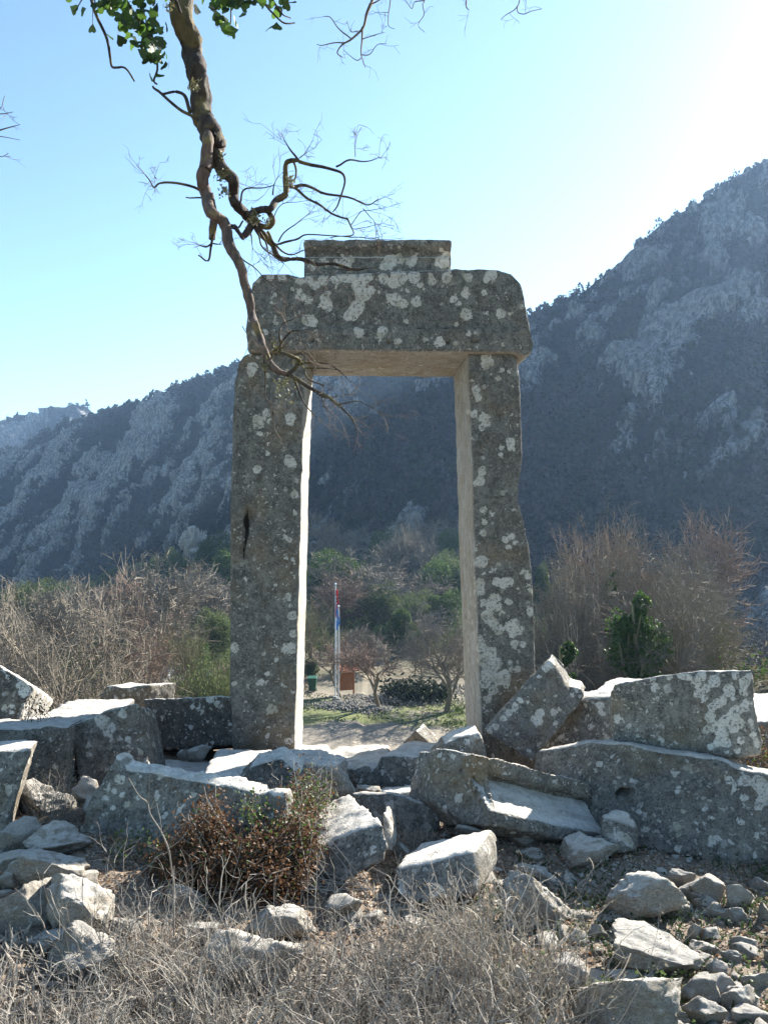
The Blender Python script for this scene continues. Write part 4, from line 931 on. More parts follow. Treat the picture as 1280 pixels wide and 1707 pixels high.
for k_ in range(34):
    if k_ < 20: px_, Yd_ = rb.uniform(500, 790), rb.uniform(84, 150)
    else: px_, Yd_ = rb.uniform(-20, 390), rb.uniform(90, 150)
    key_ = rb.choice(['everA', 'everB', 'everB', 'bareA', 'bareB', 'everC']); X_ = (px_ - 640) / FPX * Yd_; z_ = Hs(X_, Yd_) + rb.uniform(5.5, 9.5); py_ = 883 - (z_ - EYE) / Yd_ * FPX
    plant(E if key_[0] == 'e' else T, key_, px_, py_, Yd_, rb.uniform(6, 9) / Yd_ * FPX, ('rounded evergreen' if key_[0] == 'e' else 'leafless tree') + ' in the crowded belt at the foot of the mountain', group='evergreens in the valley belt' if key_[0] == 'e' else 'bare trees in the valley belt')
# ivy mound
def ivy_column(px, pytop, Yd, wpx, label, n, seed):
    X_ = (px - 640) / FPX * Yd; z0 = Hs(X_, Yd); zt = P(px, pytop, Yd).z; wd = wpx / FPX * Yd; h = zt - z0
    r = empty('ivied_tree', (X_, Yd, z0), label, 'tree'); rng = np.random.default_rng(seed)
    lim = [(np.array([[0, 0, -.3], [.1, 0, h * .4], [-.1, 0, h * .9]]), [.14, .1, .04])]
    for k in range(5):
        a = rng.uniform(-1, 1); lim.append((np.array([[0, 0, h * .25], [a * wd * .35, rng.uniform(-.5, .5), h * .5], [a * wd * .5, rng.uniform(-.6, .6), h * rng.uniform(.6, .85)]]), [.07, .05, .025]))
    V1, F1 = tubes(lim, 6); link('trunk', mesh_np('trunk', V1, F1, True), M_twig_o, r)
    cs = np.stack([rng.uniform(-.42, .42, 14) * wd, rng.uniform(-.3, .3, 14) * wd, np.linspace(.10, .88, 14) * h], 1)
    cs[:, 0] *= 1.1 - cs[:, 2] / h * .6; rs = rng.uniform(.15, .33, 14) * min(wd, h * .5)
    q = rng.integers(0, 14, n); u = rng.normal(size=(n, 3)); u /= np.linalg.norm(u, axis=1, keepdims=True)
    C = cs[q] + u * rs[q][:, None] * rng.uniform(.5, 1.05, (n, 1)) * np.array([1, 1, 1.3]); C = C + fbm(C, 2.5, 3, seed)[:, None] * u * .25; C = C[(C[:, 2] > 0) & (C[:, 2] < h * 1.05)]
    V3, F3 = leaf_cloud(C, .085, seed, aspect=1.1); link('ivy', mesh_np('ivy', V3, F3), M_ivy, r)
ivy_column(1058, 982, 24, 92, 'tree swallowed by dark glossy ivy above the block with large lichens', 17000, 1)
ivy_column(938, 1040, 22, 50, 'low ivy-clad stump just right of the right jamb', 4500, 2)
ivy_column(1016, 920, 29, 22, 'thin upright ivied stem rising above the ivy mound', 1500, 3)
# undergrowth on the slope behind the ruins
def scrub(name, n, xr, yr, h, seed, mat, leafs=26, leaf=.12, spread=.45):
    rng = np.random.default_rng(seed); x = rng.uniform(*xr, n); y = rng.uniform(*yr, n); z = H(x, y); s = rng.uniform(.5, 1, n) * h
    u = rng.normal(size=(n, leafs, 3)); u[..., 2] = np.abs(u[..., 2]); u *= spread
    C = (np.stack([x, y, z], 1)[:, None] + u * s[:, None, None]).reshape(-1, 3)
    V3, F3 = leaf_cloud(C, leaf, seed, aspect=2.5, droop=.4); tag(link(name, mesh_np(name, V3, F3), mat), kind='stuff')
M_dry = leaf_mat('dry_undergrowth', (.17, .14, .09), (.26, .22, .15), .2, .9, .05)
scrub('dry_undergrowth', 2600, (-34, -6), (20, 70), 1.0, 61, M_dry); scrub('green_undergrowth', 1400, (-40, -7), (30, 85), 1.3, 62, M_ever2)
scrub('dry_undergrowth', 1500, (3, 26), (13, 45), .6, 63, M_dry, 40, .05); scrub('green_undergrowth', 1500, (4, 30), (18, 60), .8, 64, M_ever, 44, .06)
scrub('low_shrubs', 2200, (-16, 20), (78, 150), 2.2, 65, M_ever, 50, .16); scrub('low_shrubs', 1500, (-60, -14), (70, 150), 2.4, 66, M_ever2, 40, .2)
scrub('low_shrubs', 1500, (14, 75), (45, 120), 2.6, 67, ML_slope2, 44, .2)
# ------------------------------------------------------------------ things in the field below
M_pole = plain_mat('painted_pole', (.62, .66, .70), .4, 0, .1); M_red = plain_mat('red_cloth', (.55, .015, .02), .8, 0, .2, 6); M_blue = plain_mat('blue_cloth', (.10, .28, .62), .8, 0, .2, 6); M_white = plain_mat('white_cloth', (.8, .8, .8), .8, 0, .1)
def limp_flag(r, mat, top, length, seed, name='flag', x=.06):
    """cloth hanging straight down in folds beside the pole"""
    rng = np.random.default_rng(seed); nz_, nt_ = 26, 22
    z = np.linspace(0, 1, nz_)[:, None]; a = np.linspace(0, 1, nt_)[None, :]
    wdt = .11 + .13 * np.sin(z * 3.0) ** 2 + .05 * np.sin(z * 11)
    xx = x + wdt * (a - .2) + .03 * np.sin(z * 9 + 3); yy = .10 * np.sin(a * 15 + z * 2.5) * (.4 + z * .6)
    zz = top - length * z - .22 * np.abs(np.sin(a * 7)) * z
    V = np.stack([xx + 0 * a, yy + 0 * z, zz + 0 * a], -1).reshape(-1, 3)
    i = (np.arange(nz_ - 1)[:, None] * nt_ + np.arange(nt_ - 1)[None, :]).ravel()
    o = link(name, mesh_np(name, V, np.stack([i, i + 1, i + 1 + nt_, i + nt_], 1), True), mat, r)
    sd = o.modifiers.new('thick', 'SOLIDIFY'); sd.thickness = .012
    return o
def flagpole(px, pyb, pytop, Yd, r0, label, group=None):
    b_ = P(px, pyb, Yd); b_.z = Hs(b_.x, Yd); h = P(px, pytop, Yd).z - b_.z
    r = empty('flagpole', b_, label, 'flagpole')
    V_, F_ = tubes([(np.array([[0, 0, -.3], [0, 0, h * .5], [0, 0, h]]), [r0, r0 * .85, r0 * .6])], 12); link('pole', mesh_np('pole', V_, F_, True), M_pole, r)
    bm = bmesh.new(); bmesh.ops.create_uvsphere(bm, u_segments=12, v_segments=8, radius=.09, matrix=Matrix.Translation((0, 0, h + .06))); me = bpy.data.meshes.new('finial'); bm.to_mesh(me); bm.free(); link('finial', me, M_pole, r)
    bm = bmesh.new(); bmesh.ops.create_cone(bm, cap_ends=True, segments=12, radius1=.22, radius2=.16, depth=.35, matrix=Matrix.Translation((0, 0, .12))); me = bpy.data.meshes.new('foot'); bm.to_mesh(me); bm.free(); link('foot', me, plain_mat('concrete', (.35, .34, .32), .9), r)
    V_, F_ = tubes([(np.array([[.07, 0, .8], [.09, .02, h * .5], [.06, 0, h - .1]]), [.008] * 3)], 4); link('halyard', mesh_np('halyard', V_, F_), M_white, r)
    return r, h
r1, h1 = flagpole(559, 1163, 975, 57.5, .05, 'taller flagpole with a limp red flag, seen through the doorway')
f_ = limp_flag(r1, M_red, h1 - .35, 1.75, 1); f_['label'] = 'red flag with a white crescent and star, hanging limp'
# crescent and star of the flag, white cloth lying on its folds
def flat_poly(name, pts, mat, parent, y):
    V_ = np.array([(p[0], y, p[1]) for p in pts] + [(p[0], y - .012, p[1]) for p in pts]); bm = bmesh.new(); vs = [bm.verts.new(v) for v in V_]; k = len(pts)
    f1 = bm.faces.new(vs[:k]); f2 = bm.faces.new(vs[k:][::-1])
    for i_ in range(k): bm.faces.new((vs[(i_ + 1) % k], vs[i_], vs[k + i_], vs[k + (i_ + 1) % k]))
    bmesh.ops.triangulate(bm, faces=[f1, f2]); bmesh.ops.recalc_face_normals(bm, faces=bm.faces)
    me = bpy.data.meshes.new(name); bm.to_mesh(me); bm.free(); return link(name, me, mat, parent)
zc = h1 - .35 - .62
cres = [(.055 + .085 * math.cos(t), zc + .17 * math.sin(t)) for t in np.linspace(.9, 5.4, 16)] + [(.085 + .065 * math.cos(t), zc + .135 * math.sin(t)) for t in np.linspace(5.2, 1.1, 14)]
flat_poly('crescent', cres, M_white, f_, -.115)
star = [(.085 + (.05 if k % 2 == 0 else .02) * math.cos(k * math.pi / 5 + .3), zc - .34 + (.085 if k % 2 == 0 else .035) * math.sin(k * math.pi / 5 + .3)) for k in range(10)]
flat_poly('star', star, M_white, f_, -.118)
r2, h2 = flagpole(564, 1167, 1012, 57.0, .045, 'shorter flagpole with a limp light blue flag beside the red one')
f2_ = limp_flag(r2, M_blue, h2 - .1, 1.35, 2, x=-.1); f2_['label'] = 'light blue flag hanging limp'
# information board with a tiled roof
M_wood = plain_mat('orange_wood', (.38, .16, .06), .7, 0, .4, 4); M_tile = plain_mat('clay_tile', (.42, .17, .10), .8, 0, .3, 8)
def box(name, sx, sy, sz, loc, mat, parent, rot=(0, 0, 0), bev=.01, label=None):
    bm = bmesh.new(); bmesh.ops.create_cube(bm, size=1, matrix=Matrix.Diagonal((sx, sy, sz, 1)))
    if bev: bmesh.ops.bevel(bm, geom=bm.edges[:], offset=bev, segments=1, affect='EDGES')
    me = bpy.data.meshes.new(name); bm.to_mesh(me); bm.free(); o = link(name, me, mat, parent, loc, rot)
    if label: o['label'] = label
    return o
pb = P(578, 1163, 60); zb = Hs(pb.x, 60)
kb = empty('information_board', (pb.x, 60, zb), 'orange wooden board on posts under a small pitched tile roof, right of the flagpoles', 'information board'); kb.rotation_euler = (0, 0, .35)
box('panel', .95, .05, 1.35, (0, 0, 1.0), M_wood, kb)
for sx in (-.55, .55): box('post', .11, .11, 2.0, (sx, 0, .9), M_wood, kb)
for sy in (-1, 1):
    rf = box('roof', 1.7, .75, .05, (0, sy * .30, 2.02), M_tile, kb, (-sy * .55, 0, 0))
    for q in range(9): box('tile', .12, .72, .05, (-.76 + q * .19, 0, .045), M_tile, rf)
box('ridge', 1.72, .12, .08, (0, 0, 2.22), M_tile, kb)
pb = P(697, 1133, 66); zb = Hs(pb.x, 66)
kb2 = empty('signpost', (pb.x, 66, zb), 'low rusty-red frame of two posts and a rail behind the grass mound', 'frame')
for sx in (-.25, .25): box('post', .08, .08, 1.5, (sx, 0, .65), M_wood, kb2)
box('rail', .6, .06, .12, (0, 0, 1.3), M_wood, kb2)
# litter bin
pb = P(521, 1160, 61); M_bin = plain_mat('green_plastic', (.02, .09, .05), .5)
bn = empty('litter_bin', (pb.x, 61, Hs(pb.x, 61)), 'dark green wheeled litter bin at the left end of the doorway view', 'litter bin')
bm = bmesh.new(); bmesh.ops.create_cone(bm, cap_ends=True, segments=4, radius1=.34, radius2=.46, depth=.95, matrix=Matrix.Translation((0, 0, .58)) @ Matrix.Rotation(R(45), 4, 'Z')); me = bpy.data.meshes.new('body'); bm.to_mesh(me); bm.free(); link('body', me, M_bin, bn)
box('lid', .72, .76, .07, (0, 0, 1.1), M_bin, bn, (R(6), 0, 0))
for sx in (-.28, .28):
    bm = bmesh.new(); bmesh.ops.create_cone(bm, cap_ends=True, segments=12, radius1=.11, radius2=.11, depth=.06, matrix=Matrix.Translation((sx, .3, .11)) @ Matrix.Rotation(R(90), 4, 'Y')); me = bpy.data.meshes.new('wheel'); bm.to_mesh(me); bm.free(); link('wheel', me, plain_mat('rubber', (.02, .02, .02)), bn)
# two white cars
M_car = plain_mat('white_car_paint', (.75, .76, .78), .25, 0, .03); M_glass = plain_mat('dark_window_glass', (.02, .025, .03), .08); M_tyre = plain_mat('tyre_rubber', (.02, .02, .02), .9); M_lamp = plain_mat('lamp_glass', (.5, .5, .5), .1)
def car(px, py, Yd, rz, label):
    b_ = P(px, py, Yd); z0 = Hs(b_.x, Yd)
    r = empty('parked_car', (b_.x, Yd, z0), label, 'car'); r.rotation_euler = (0, 0, rz)
    side = [(-2.1, .35), (-2.15, .62), (-2.05, .85), (-1.25, .95), (-.75, 1.36), (-.3, 1.46), (.75, 1.44), (1.45, 1.12), (1.95, 1.0), (2.12, .8), (2.1, .35)]
    bm = bmesh.new()
    rows = []
    for f in (-1, -.86, 0, .86, 1):
        rows.append([bm.verts.new((x, f * (.84 if z < 1.0 else .84 - (z - 1.0) * .42) * (1 if abs(f) < .9 else 1.0), z - (0.06 if abs(f) > .9 and z > 1.0 else 0) - (.02 if abs(f) > .9 else 0))) for x, z in side])
    for a_, b2 in zip(rows[:-1], rows[1:]):
        for k in range(len(side)): bm.faces.new((a_[k], a_[(k + 1) % len(side)], b2[(k + 1) % len(side)], b2[k]))
    bm.faces.new(rows[0][::-1]); bm.faces.new(rows[-1])
    bmesh.ops.recalc_face_normals(bm, faces=bm.faces); bmesh.ops.bevel(bm, geom=[e for e in bm.edges if e.calc_face_angle(0) > .35], offset=.035, segments=2, affect='EDGES')
    me = bpy.data.meshes.new('body'); bm.to_mesh(me); bm.free(); link('body', me, M_car, r)
    def pane(name, pts, mat=M_glass):
        bm = bmesh.new(); vs = [bm.verts.new(p) for p in pts]; f = bm.faces.new(vs); ex = bmesh.ops.extrude_face_region(bm, geom=[f]); f.normal_update()
        n_ = Vector(f.normal) * .02
        for v_ in [g for g in ex['geom'] if isinstance(g, bmesh.types.BMVert)]: v_.co += n_
        bmesh.ops.recalc_face_normals(bm, faces=bm.faces); me = bpy.data.meshes.new(name); bm.to_mesh(me); bm.free(); link(name, me, mat, r)
    pane('windscreen', [(-1.22, -.68, 1.0), (-1.22, .68, 1.0), (-.80, .60, 1.35), (-.80, -.60, 1.35)]); pane('rear_window', [(1.42, .66, 1.16), (1.42, -.66, 1.16), (.84, -.58, 1.43), (.84, .58, 1.43)])
    for s in (-1, 1):
        q = [(-1.0, s * .845, 1.0), (-.05, s * .845, 1.0), (-.05, s * .70, 1.36), (-.62, s * .72, 1.32)]; pane('side_window', q if s < 0 else q[::-1])
        q = [(.02, s * .845, 1.0), (1.2, s * .845, 1.04), (.7, s * .70, 1.34), (.02, s * .70, 1.36)]; pane('side_window', q if s < 0 else q[::-1])
        q = [(-2.14, s * .72, .70), (-2.14, s * .45, .70), (-2.10, s * .45, .80), (-2.10, s * .72, .80)]; pane('headlight', q if s > 0 else q[::-1], M_lamp)
        for x in (-1.3, 1.3):
            bm = bmesh.new(); bmesh.ops.create_cone(bm, cap_ends=True, segments=18, radius1=.31, radius2=.31, depth=.2, matrix=Matrix.Translation((x, s * .76, .31)) @ Matrix.Rotation(R(90), 4, 'X')); me = bpy.data.meshes.new('wheel'); bm.to_mesh(me); bm.free(); link('wheel', me, M_tyre, r)
car(281, 1150, 62, R(70), 'left white car parked below the broom bush, only its roof and window showing'); car(309, 1149, 64, R(35), 'right white car parked below the broom bush, half hidden by the first')
# stone heaps under the small trees
def heap(name, cx, cy, rx, ry, n, h, seed):
    rng = np.random.default_rng(seed); x = cx + rng.normal(size=n) * rx * .5; y = cy + rng.normal(size=n) * ry * .5
    d = np.exp(-((x - cx) / rx) ** 2 * 1.2 - ((y - cy) / ry) ** 2 * 1.2); s = rng.uniform(.03, .11, n); z = H(x, y) + d * h * rng.uniform(.3, 1, n)
    Vh_ = octv[None] * rng.uniform(.6, 1.2, (n, 6, 1)) * s[:, None, None] + np.stack([x, y, z], 1)[:, None, :]
    tag(link(name, mesh_np(name, Vh_.reshape(-1, 3), (octf[None] + np.arange(n)[:, None, None] * 6).reshape(-1, 3)), plain_mat('heap_stone', (.36, .34, .30), .95, 0, .5, 8)), kind='stuff')
heap('stone_heap', P(590, 1170, 55.5).x, 55.5, 2.4, 1.3, 2200, .5, 1); heap('stone_heap', P(660, 1170, 58).x, 58.5, 3.2, 1.6, 2200, .6, 2); heap('stone_heap', P(760, 1150, 60).x, 62, 3, 1.6, 400, .5, 3)
scrub('mound_shrubs', 90, (P(650, 1150, 59).x, P(735, 1150, 59).x), (58, 61), 1.3, 71, ML_slope, 60, .16)
# short grass in the field
nz3 = lambda x, y: fbm(np.stack([x, y, x * 0], 1), .5, 3, 91)
rng = np.random.default_rng(8); n_ = 6000; x = rng.uniform(-9, 10, n_); y = rng.uniform(44, 60, n_); k_ = ((y > 51) | (x > 4.5)) & (nz3(x, y) > -.1); x, y = x[k_], y[k_]
V_, F_ = leaf_cloud(np.stack([x, y, H(x, y) + .03], 1), .09, 4, aspect=1.8, droop=.8); tag(link('field_grass', mesh_np('field_grass', V_, F_), leaf_mat('field_grass', (.06, .09, .025), (.15, .165, .06), .3)), kind='stuff')
# pale crag on the mountain foot
cg = empty('crag', P(318, 925, 236), 'pale sunlit crag on the foot of the mountain left of the gateway', 'crag')
for q_, (a_, b_, c_, sc_) in enumerate([(0, 0, 1.2, 2.6), (-2.6, .5, .3, 1.5), (2.0, .3, 0, 2.2), (.6, -1.2, -2.2, 2.4), (-1.3, 0, -.6, 1.9), (1.0, .3, 2.3, 1.4)]):
    me = rock_mesh(700 + q_, 5, 26, 1.5, .30); link('outcrop', me, M_rock, cg, (a_, b_, c_ + 3.5), (0, 0, q_ * 1.3), (sc_ * .75, sc_ * .8, sc_))

# ------------------------------------------------------------------ overhanging branch
BY = 4.0
M_limb = bark_mat('dark_branch_bark', (.018, .014, .012), (.075, .058, .048), 30, .02, .25, .3)
M_limb2 = bark_mat('pinkish_branch_bark', (.045, .032, .027), (.16, .112, .092), 26, .015, .35, .3)
M_bud = bark_mat('thin_twig_bark', (.09, .065, .05), (.16, .12, .09), 30, 0)
S6 = 600 / 1280.
def zp(pts):   # points measured on an enlarged view of the upper left of the photograph
    return [(100 + x * S6, y * S6) for x, y in pts]
def bpath(pts, w0, w1=None, dY=(0, 0), per=5, jit=.006, seed=0):
    """pts in photo px, widths px -> 3d path"""
    n = len(pts); ys = np.linspace(BY + dY[0], BY + dY[1], n); rng = np.random.default_rng(seed + n); ys[1:-1] += rng.normal(size=n - 2) * .02
    V = [P(p[0], p[1], y_)[:] for p, y_ in zip(pts, ys)]
    wd = np.array(w0 if hasattr(w0, '__len__') else np.linspace(w0, w1, n), float) * BY / FPX / 2
    return spline(V, wd, per, jit, seed)
limb = empty('overhanging_branch', P(310, -60, BY), 'crooked dark branch hanging from the top left in front of the gateway', 'branch')
LM = Matrix.Translation(-Vector(limb.location))
def lpart(name, paths, sides, mat, smooth=True, rough=0, label=None):
    V_, F_ = tubes(paths, sides)
    if rough:
        me = mesh_np(name, V_, F_, True); N_ = getno(me); V_ = V_ + N_ * (ridged(V_ * np.array([1, 1, .3]), 38, 3, 5)[:, None] * rough + fbm(V_, 22, 3, 7)[:, None] * rough)
    o = link(name, mesh_np(name, V_ - np.array(limb.location), F_, smooth), mat, limb)
    if label: o['label'] = label
    return o
main = [(262, -420), (272, -260), (285, -120), (298, -40), (306, 28), (318, 62), (325, 94), (329, 125), (335, 158), (341, 190), (349, 218), (355, 246), (352, 275)]
mp = bpath(main, [56, 50, 44, 40, 37, 35, 34, 32, 31, 31, 34, 31, 14], dY=(.25, .0), per=9, jit=.018, seed=1)
knob = bpath([(352, 230), (366, 237), (370, 244)], [24, 22, 1], per=4)
lpart('main_limb', [mp, knob], 22, M_limb, rough=.0065)
left = zp([(525, 470), (528, 510), (516, 565), (512, 610), (515, 650), (530, 710), (545, 760), (575, 800), (595, 850), (612, 900), (640, 950), (662, 1005), (673, 1060), (674, 1110), (690, 1150), (708, 1190), (722, 1240), (742, 1285), (775, 1315), (812, 1332)])
lpart('left_limb', [bpath(left, [10, 18, 20, 20, 19, 18, 17, 17, 17, 16, 15, 14, 13, 13, 11, 10, 10, 10, 9, 8], dY=(0, -.25), per=6, jit=.018, seed=2),
                    bpath(zp([(530, 690), (548, 760), (545, 810), (540, 850)]), [13, 12, 11, 9], per=5, seed=3)], 12, M_limb2, rough=.0028, label='pinkish smooth limb reaching down past the lintel')
right = zp([(555, 540), (585, 600), (615, 640), (618, 680), (625, 725), (655, 765), (700, 800), (735, 825), (752, 870), (775, 915), (860, 920), (950, 940), (1050, 960), (1130, 955)])
lpart('right_limb', [bpath(right, [18, 22, 19, 17, 17, 16, 15, 13, 10, 9, 6, 5, 4, 2], dY=(0, .2), per=6, jit=.028, seed=4),
                     bpath(zp([(665, 775), (700, 752), (745, 750), (765, 715), (800, 685), (800, 630), (806, 580), (850, 570)]), [12, 11, 11, 11, 10, 9, 7, 6], dY=(.08, .05), per=6, jit=.01, seed=5),
                     bpath(zp([(745, 750), (758, 780), (745, 805), (715, 800)]), [9, 9, 9, 8], dY=(.05, .05), seed=6),
                     bpath(zp([(690, 790), (665, 830), (645, 848)]), [12, 11, 8], dY=(.04, .0), seed=7)], 10, M_limb, rough=.002)
side = []
def tw(pts, w0, w1, s=0, dY=(0, 0)): side.append(bpath(zp(pts), w0, w1, dY=dY, per=5, jit=.030, seed=s))
tw([(478, 425), (430, 392), (380, 352), (340, 300)], 6, 4, 1); tw([(470, 395), (450, 355), (410, 333), (365, 330)], 7, 4, 2)
tw([(505, 690), (470, 662), (400, 645), (350, 645), (335, 660), (318, 640), (305, 620)], 5, 1.5, 3); tw([(350, 645), (348, 630)], 2, 1, 4); tw([(450, 690), (500, 700), (545, 760)], 2, 4, 5)
tw([(540, 850), (515, 858), (490, 860)], 4, 2, 6); tw([(540, 850), (525, 890), (512, 922), (480, 916)], 5, 2.5, 7); tw([(545, 852), (580, 858)], 3, 1.5, 8)
tw([(560, 760), (600, 800), (630, 830), (645, 850)], 9, 6, 9); tw([(600, 800), (625, 820), (655, 790)], 4, 3, 10)
tw([(820, 645), (900, 680), (1000, 705), (1075, 735), (1130, 705)], 6, 1.5, 11, (.05, .2)); tw([(820, 650), (870, 690), (940, 740), (1020, 790), (1035, 825), (960, 845)], 5, 1.5, 12, (.05, 0))
tw([(850, 570), (920, 580), (980, 610), (1000, 650), (985, 720), (965, 745)], 6, 2, 13, (.05, .15)); tw([(980, 600), (1030, 570), (1100, 580), (1140, 560)], 4, 1, 14, (.1, .25)); tw([(1060, 575), (1065, 520)], 1.5, .8, 15, (.2, .2))
tw([(850, 570), (830, 545), (800, 490)], 4, 1.5, 16, (.05, .1)); tw([(830, 570), (825, 640)], 4, 3, 17, (.05, .05)); tw([(845, 555), (880, 540)], 2, 1, 18)
tw([(650, 725), (660, 685), (700, 672), (760, 655)], 4, 1.5, 19, (0, .1)); tw([(770, 690), (775, 640)], 3, 1.5, 20); tw([(700, 800), (730, 860), (745, 895)], 5, 2, 21); tw([(690, 800), (720, 880), (800, 935)], 4, 1.5, 22)
tw([(740, 830), (770, 870), (850, 865), (900, 850), (1000, 850), (1170, 850)], 5, 1, 23, (0, .15)); tw([(755, 865), (800, 895), (860, 890)], 4, 1.5, 24); tw([(775, 860), (830, 800), (885, 760)], 3, 1, 25, (0, .1)); tw([(760, 790), (810, 740), (860, 720)], 2, .8, 26)
tw([(665, 830), (685, 880)], 3, 1, 27); tw([(630, 895), (680, 940), (765, 1020)], 3, 1.2, 28); tw([(1040, 960), (960, 960), (990, 1000)], 2, 1, 29)
tw([(1035, 800), (1080, 760), (1160, 740)], 2, .8, 30, (.1, .2)); tw([(1020, 790), (1060, 820), (1130, 800)], 2, .8, 31, (.1, .2)); tw([(1075, 735), (1110, 770), (1130, 820)], 1.8, .8, 32, (.1, .2))
# lower tangle below the lintel
def tb(pts, w0, w1, s=0, dY=(-.25, -.3)): side.append(bpath(zp(pts), w0, w1, dY=dY, per=4, jit=.008, seed=s))
tb([(812, 1332), (850, 1350), (900, 1385), (950, 1410), (990, 1440), (1040, 1490), (1060, 1540)], 8, 2, 41, (-.25, -.4)); tb([(812, 1332), (845, 1300), (856, 1278), (820, 1262), (785, 1255)], 7, 5, 42)
tb([(785, 1255), (790, 1215), (820, 1180), (852, 1175)], 4, 2, 43); tb([(785, 1255), (785, 1190), (800, 1150), (830, 1135)], 4, 1.5, 44); tb([(850, 1290), (900, 1288), (965, 1300), (1032, 1362)], 4, 1.5, 45)
tb([(870, 1310), (940, 1312), (1000, 1318)], 3, 1, 46); tb([(830, 1345), (850, 1400), (870, 1440), (930, 1500)], 4, 1.2, 47); tb([(900, 1385), (935, 1410), (985, 1408)], 3, 1.5, 48); tb([(935, 1410), (950, 1465)], 3, 1.5, 49)
tb([(990, 1440), (1070, 1430), (1150, 1472)], 2.5, 1, 50, (-.35, -.45)); tb([(860, 1300), (880, 1345), (940, 1370)], 3, 2, 51); tb([(725, 1260), (730, 1340), (732, 1400), (752, 1440), (765, 1510)], 2.5, 1.2, 52, (-.22, .1)); tb([(645, 1155), (690, 1222)], 1.5, .8, 53)
tb([(820, 1262), (860, 1250)], 2.5, 1, 54); tb([(742, 1285), (760, 1240), (800, 1230)], 3, 1.5, 55)
for b_ in side: lpart('side_branch', [b_], 6, M_limb)
# fine buds and twiglets
rng = np.random.default_rng(77); fine = []
def twiglet(p, d, L, r, lev=0):
    n = 4; pts = [p]
    for k in range(n):
        d = d + rng.normal(size=3) * .17; d /= np.linalg.norm(d); pts.append(pts[-1] + d * L / n)
    pts = np.array(pts); fine.append((pts, np.linspace(r, r * .6, n + 1)))
    if lev < 2:
        for k in range(rng.integers(2, 4)):
            q = pts[rng.integers(1, n + 1)]; nd = d + rng.normal(size=3) * .8; twiglet(q, nd / np.linalg.norm(nd), L * .55, r * .75, lev + 1)
for i_, (pts, rad) in enumerate(side):
    if rad[-1] > .0036: continue
    for k in range(3 if i_ < 33 else 2):
        j = rng.integers(len(pts) // 2, len(pts)); d = pts[-1] - pts[0]; d = d / np.linalg.norm(d) + rng.normal(size=3) * .7
        twiglet(pts[j], d / np.linalg.norm(d), rng.uniform(.07, .17), .0014)
    d = pts[-1] - pts[-2]; twiglet(pts[-1], d / np.linalg.norm(d), .1, .0014)
lpart('twigs', fine, 3, M_bud)['kind'] = 'stuff'
# moss and lichen beards
C = []
for (x, y, n_, s) in [(x_, y_, n3 // 2, s3 * .6) for (x_, y_, n3, s3) in [(480, 300, 120, .03), (575, 625, 130, .03), (585, 680, 110, .03), (690, 770, 160, .035), (820, 645, 130, .025), (850, 1285, 120, .022), (800, 1370, 160, .05), (725, 1300, 90, .03), (570, 560, 120, .025), (770, 1235, 80, .03), (388 + 0, 20, 60, .03), (740, 790, 90, .02)]]:
    c_ = np.array(P(100 + x * S6, y * S6, BY - .02 if y < 1000 else BY - .27)); C.append(c_ + rng.normal(size=(n_, 3)) * s * np.array([.8, .5, 1]))
V_, F_ = leaf_cloud(np.concatenate(C), .009, 9, aspect=2.4, droop=-.3); o = link('lichen_beard', mesh_np('lichen_beard', V_ - np.array(limb.location), F_), leaf_mat('yellow_green_lichen', (.12, .12, .06), (.22, .20, .10), .2), limb); o['kind'] = 'stuff'

# ---- ivy: every leaf its own piece
def ivy_leaf_mesh(seed):
    r_ = random.Random(seed); out = [(0, 0), (.28, -.12), (.52, .08), (.50, .38), (.30, .62), (0, 1.0), (-.30, .62), (-.50, .38), (-.52, .08), (-.28, -.12)]
    out = [(x * r_.uniform(.88, 1.12), y * r_.uniform(.92, 1.08)) for x, y in out]
    V_ = [(x, y - .1, -.18 * abs(x) ** 1.3 + .10 * math.sin(y * 2.5) + r_.uniform(-.02, .02)) for x, y in out] + [(0, .4, .06)]
    F_ = [(i_, (i_ + 1) % 10, 10) for i_ in range(10)]
    me = mesh_np('ivy_leaf', V_, F_, True); return me
M_ivyl = leaf_mat('ivy_leaf_green', (.05, .11, .015), (.10, .17, .03), .55, .5, .25)
M_ivyd = leaf_mat('ivy_leaf_dark', (.020, .045, .012), (.035, .06, .015), .3, .5, .25); M_ivyw = leaf_mat('ivy_leaf_pale', (.45, .45, .38), (.5, .5, .42), .5, .4, .3)
lvs = []
for s in range(4):
    for mt in (M_ivyl, M_ivyd):
        me = ivy_leaf_mesh(s); me.materials.append(mt); lvs.append(me)
ivy = empty('ivy_vine', P(240, -40, 3.95), 'ivy with glossy green leaves trailing over the top of the overhanging branch', 'ivy')
iv = Vector(ivy.location); stems = []; spots = []
r_ = random.Random(31)
def clump(x0, y0, x1, y1, wd, n, Yr=(3.75, 4.1)):
    for _ in range(n):
        t = r_.random(); spots.append((x0 + (x1 - x0) * t + r_.gauss(0, wd), y0 + (y1 - y0) * t + r_.gauss(0, wd * .8), r_.uniform(*Yr)))
clump(160, 0, 250, 15, 18, 62); clump(200, 20, 262, 60, 15, 60); clump(240, 60, 270, 105, 10, 40); clump(150, -10, 285, -25, 22, 34); clump(345, 5, 400, 8, 13, 38); clump(365, 30, 392, 55, 8, 12); clump(420, 0, 480, 0, 15, 20); clump(440, -20, 360, -25, 18, 14); clump(222, 70, 258, 100, 10, 14)
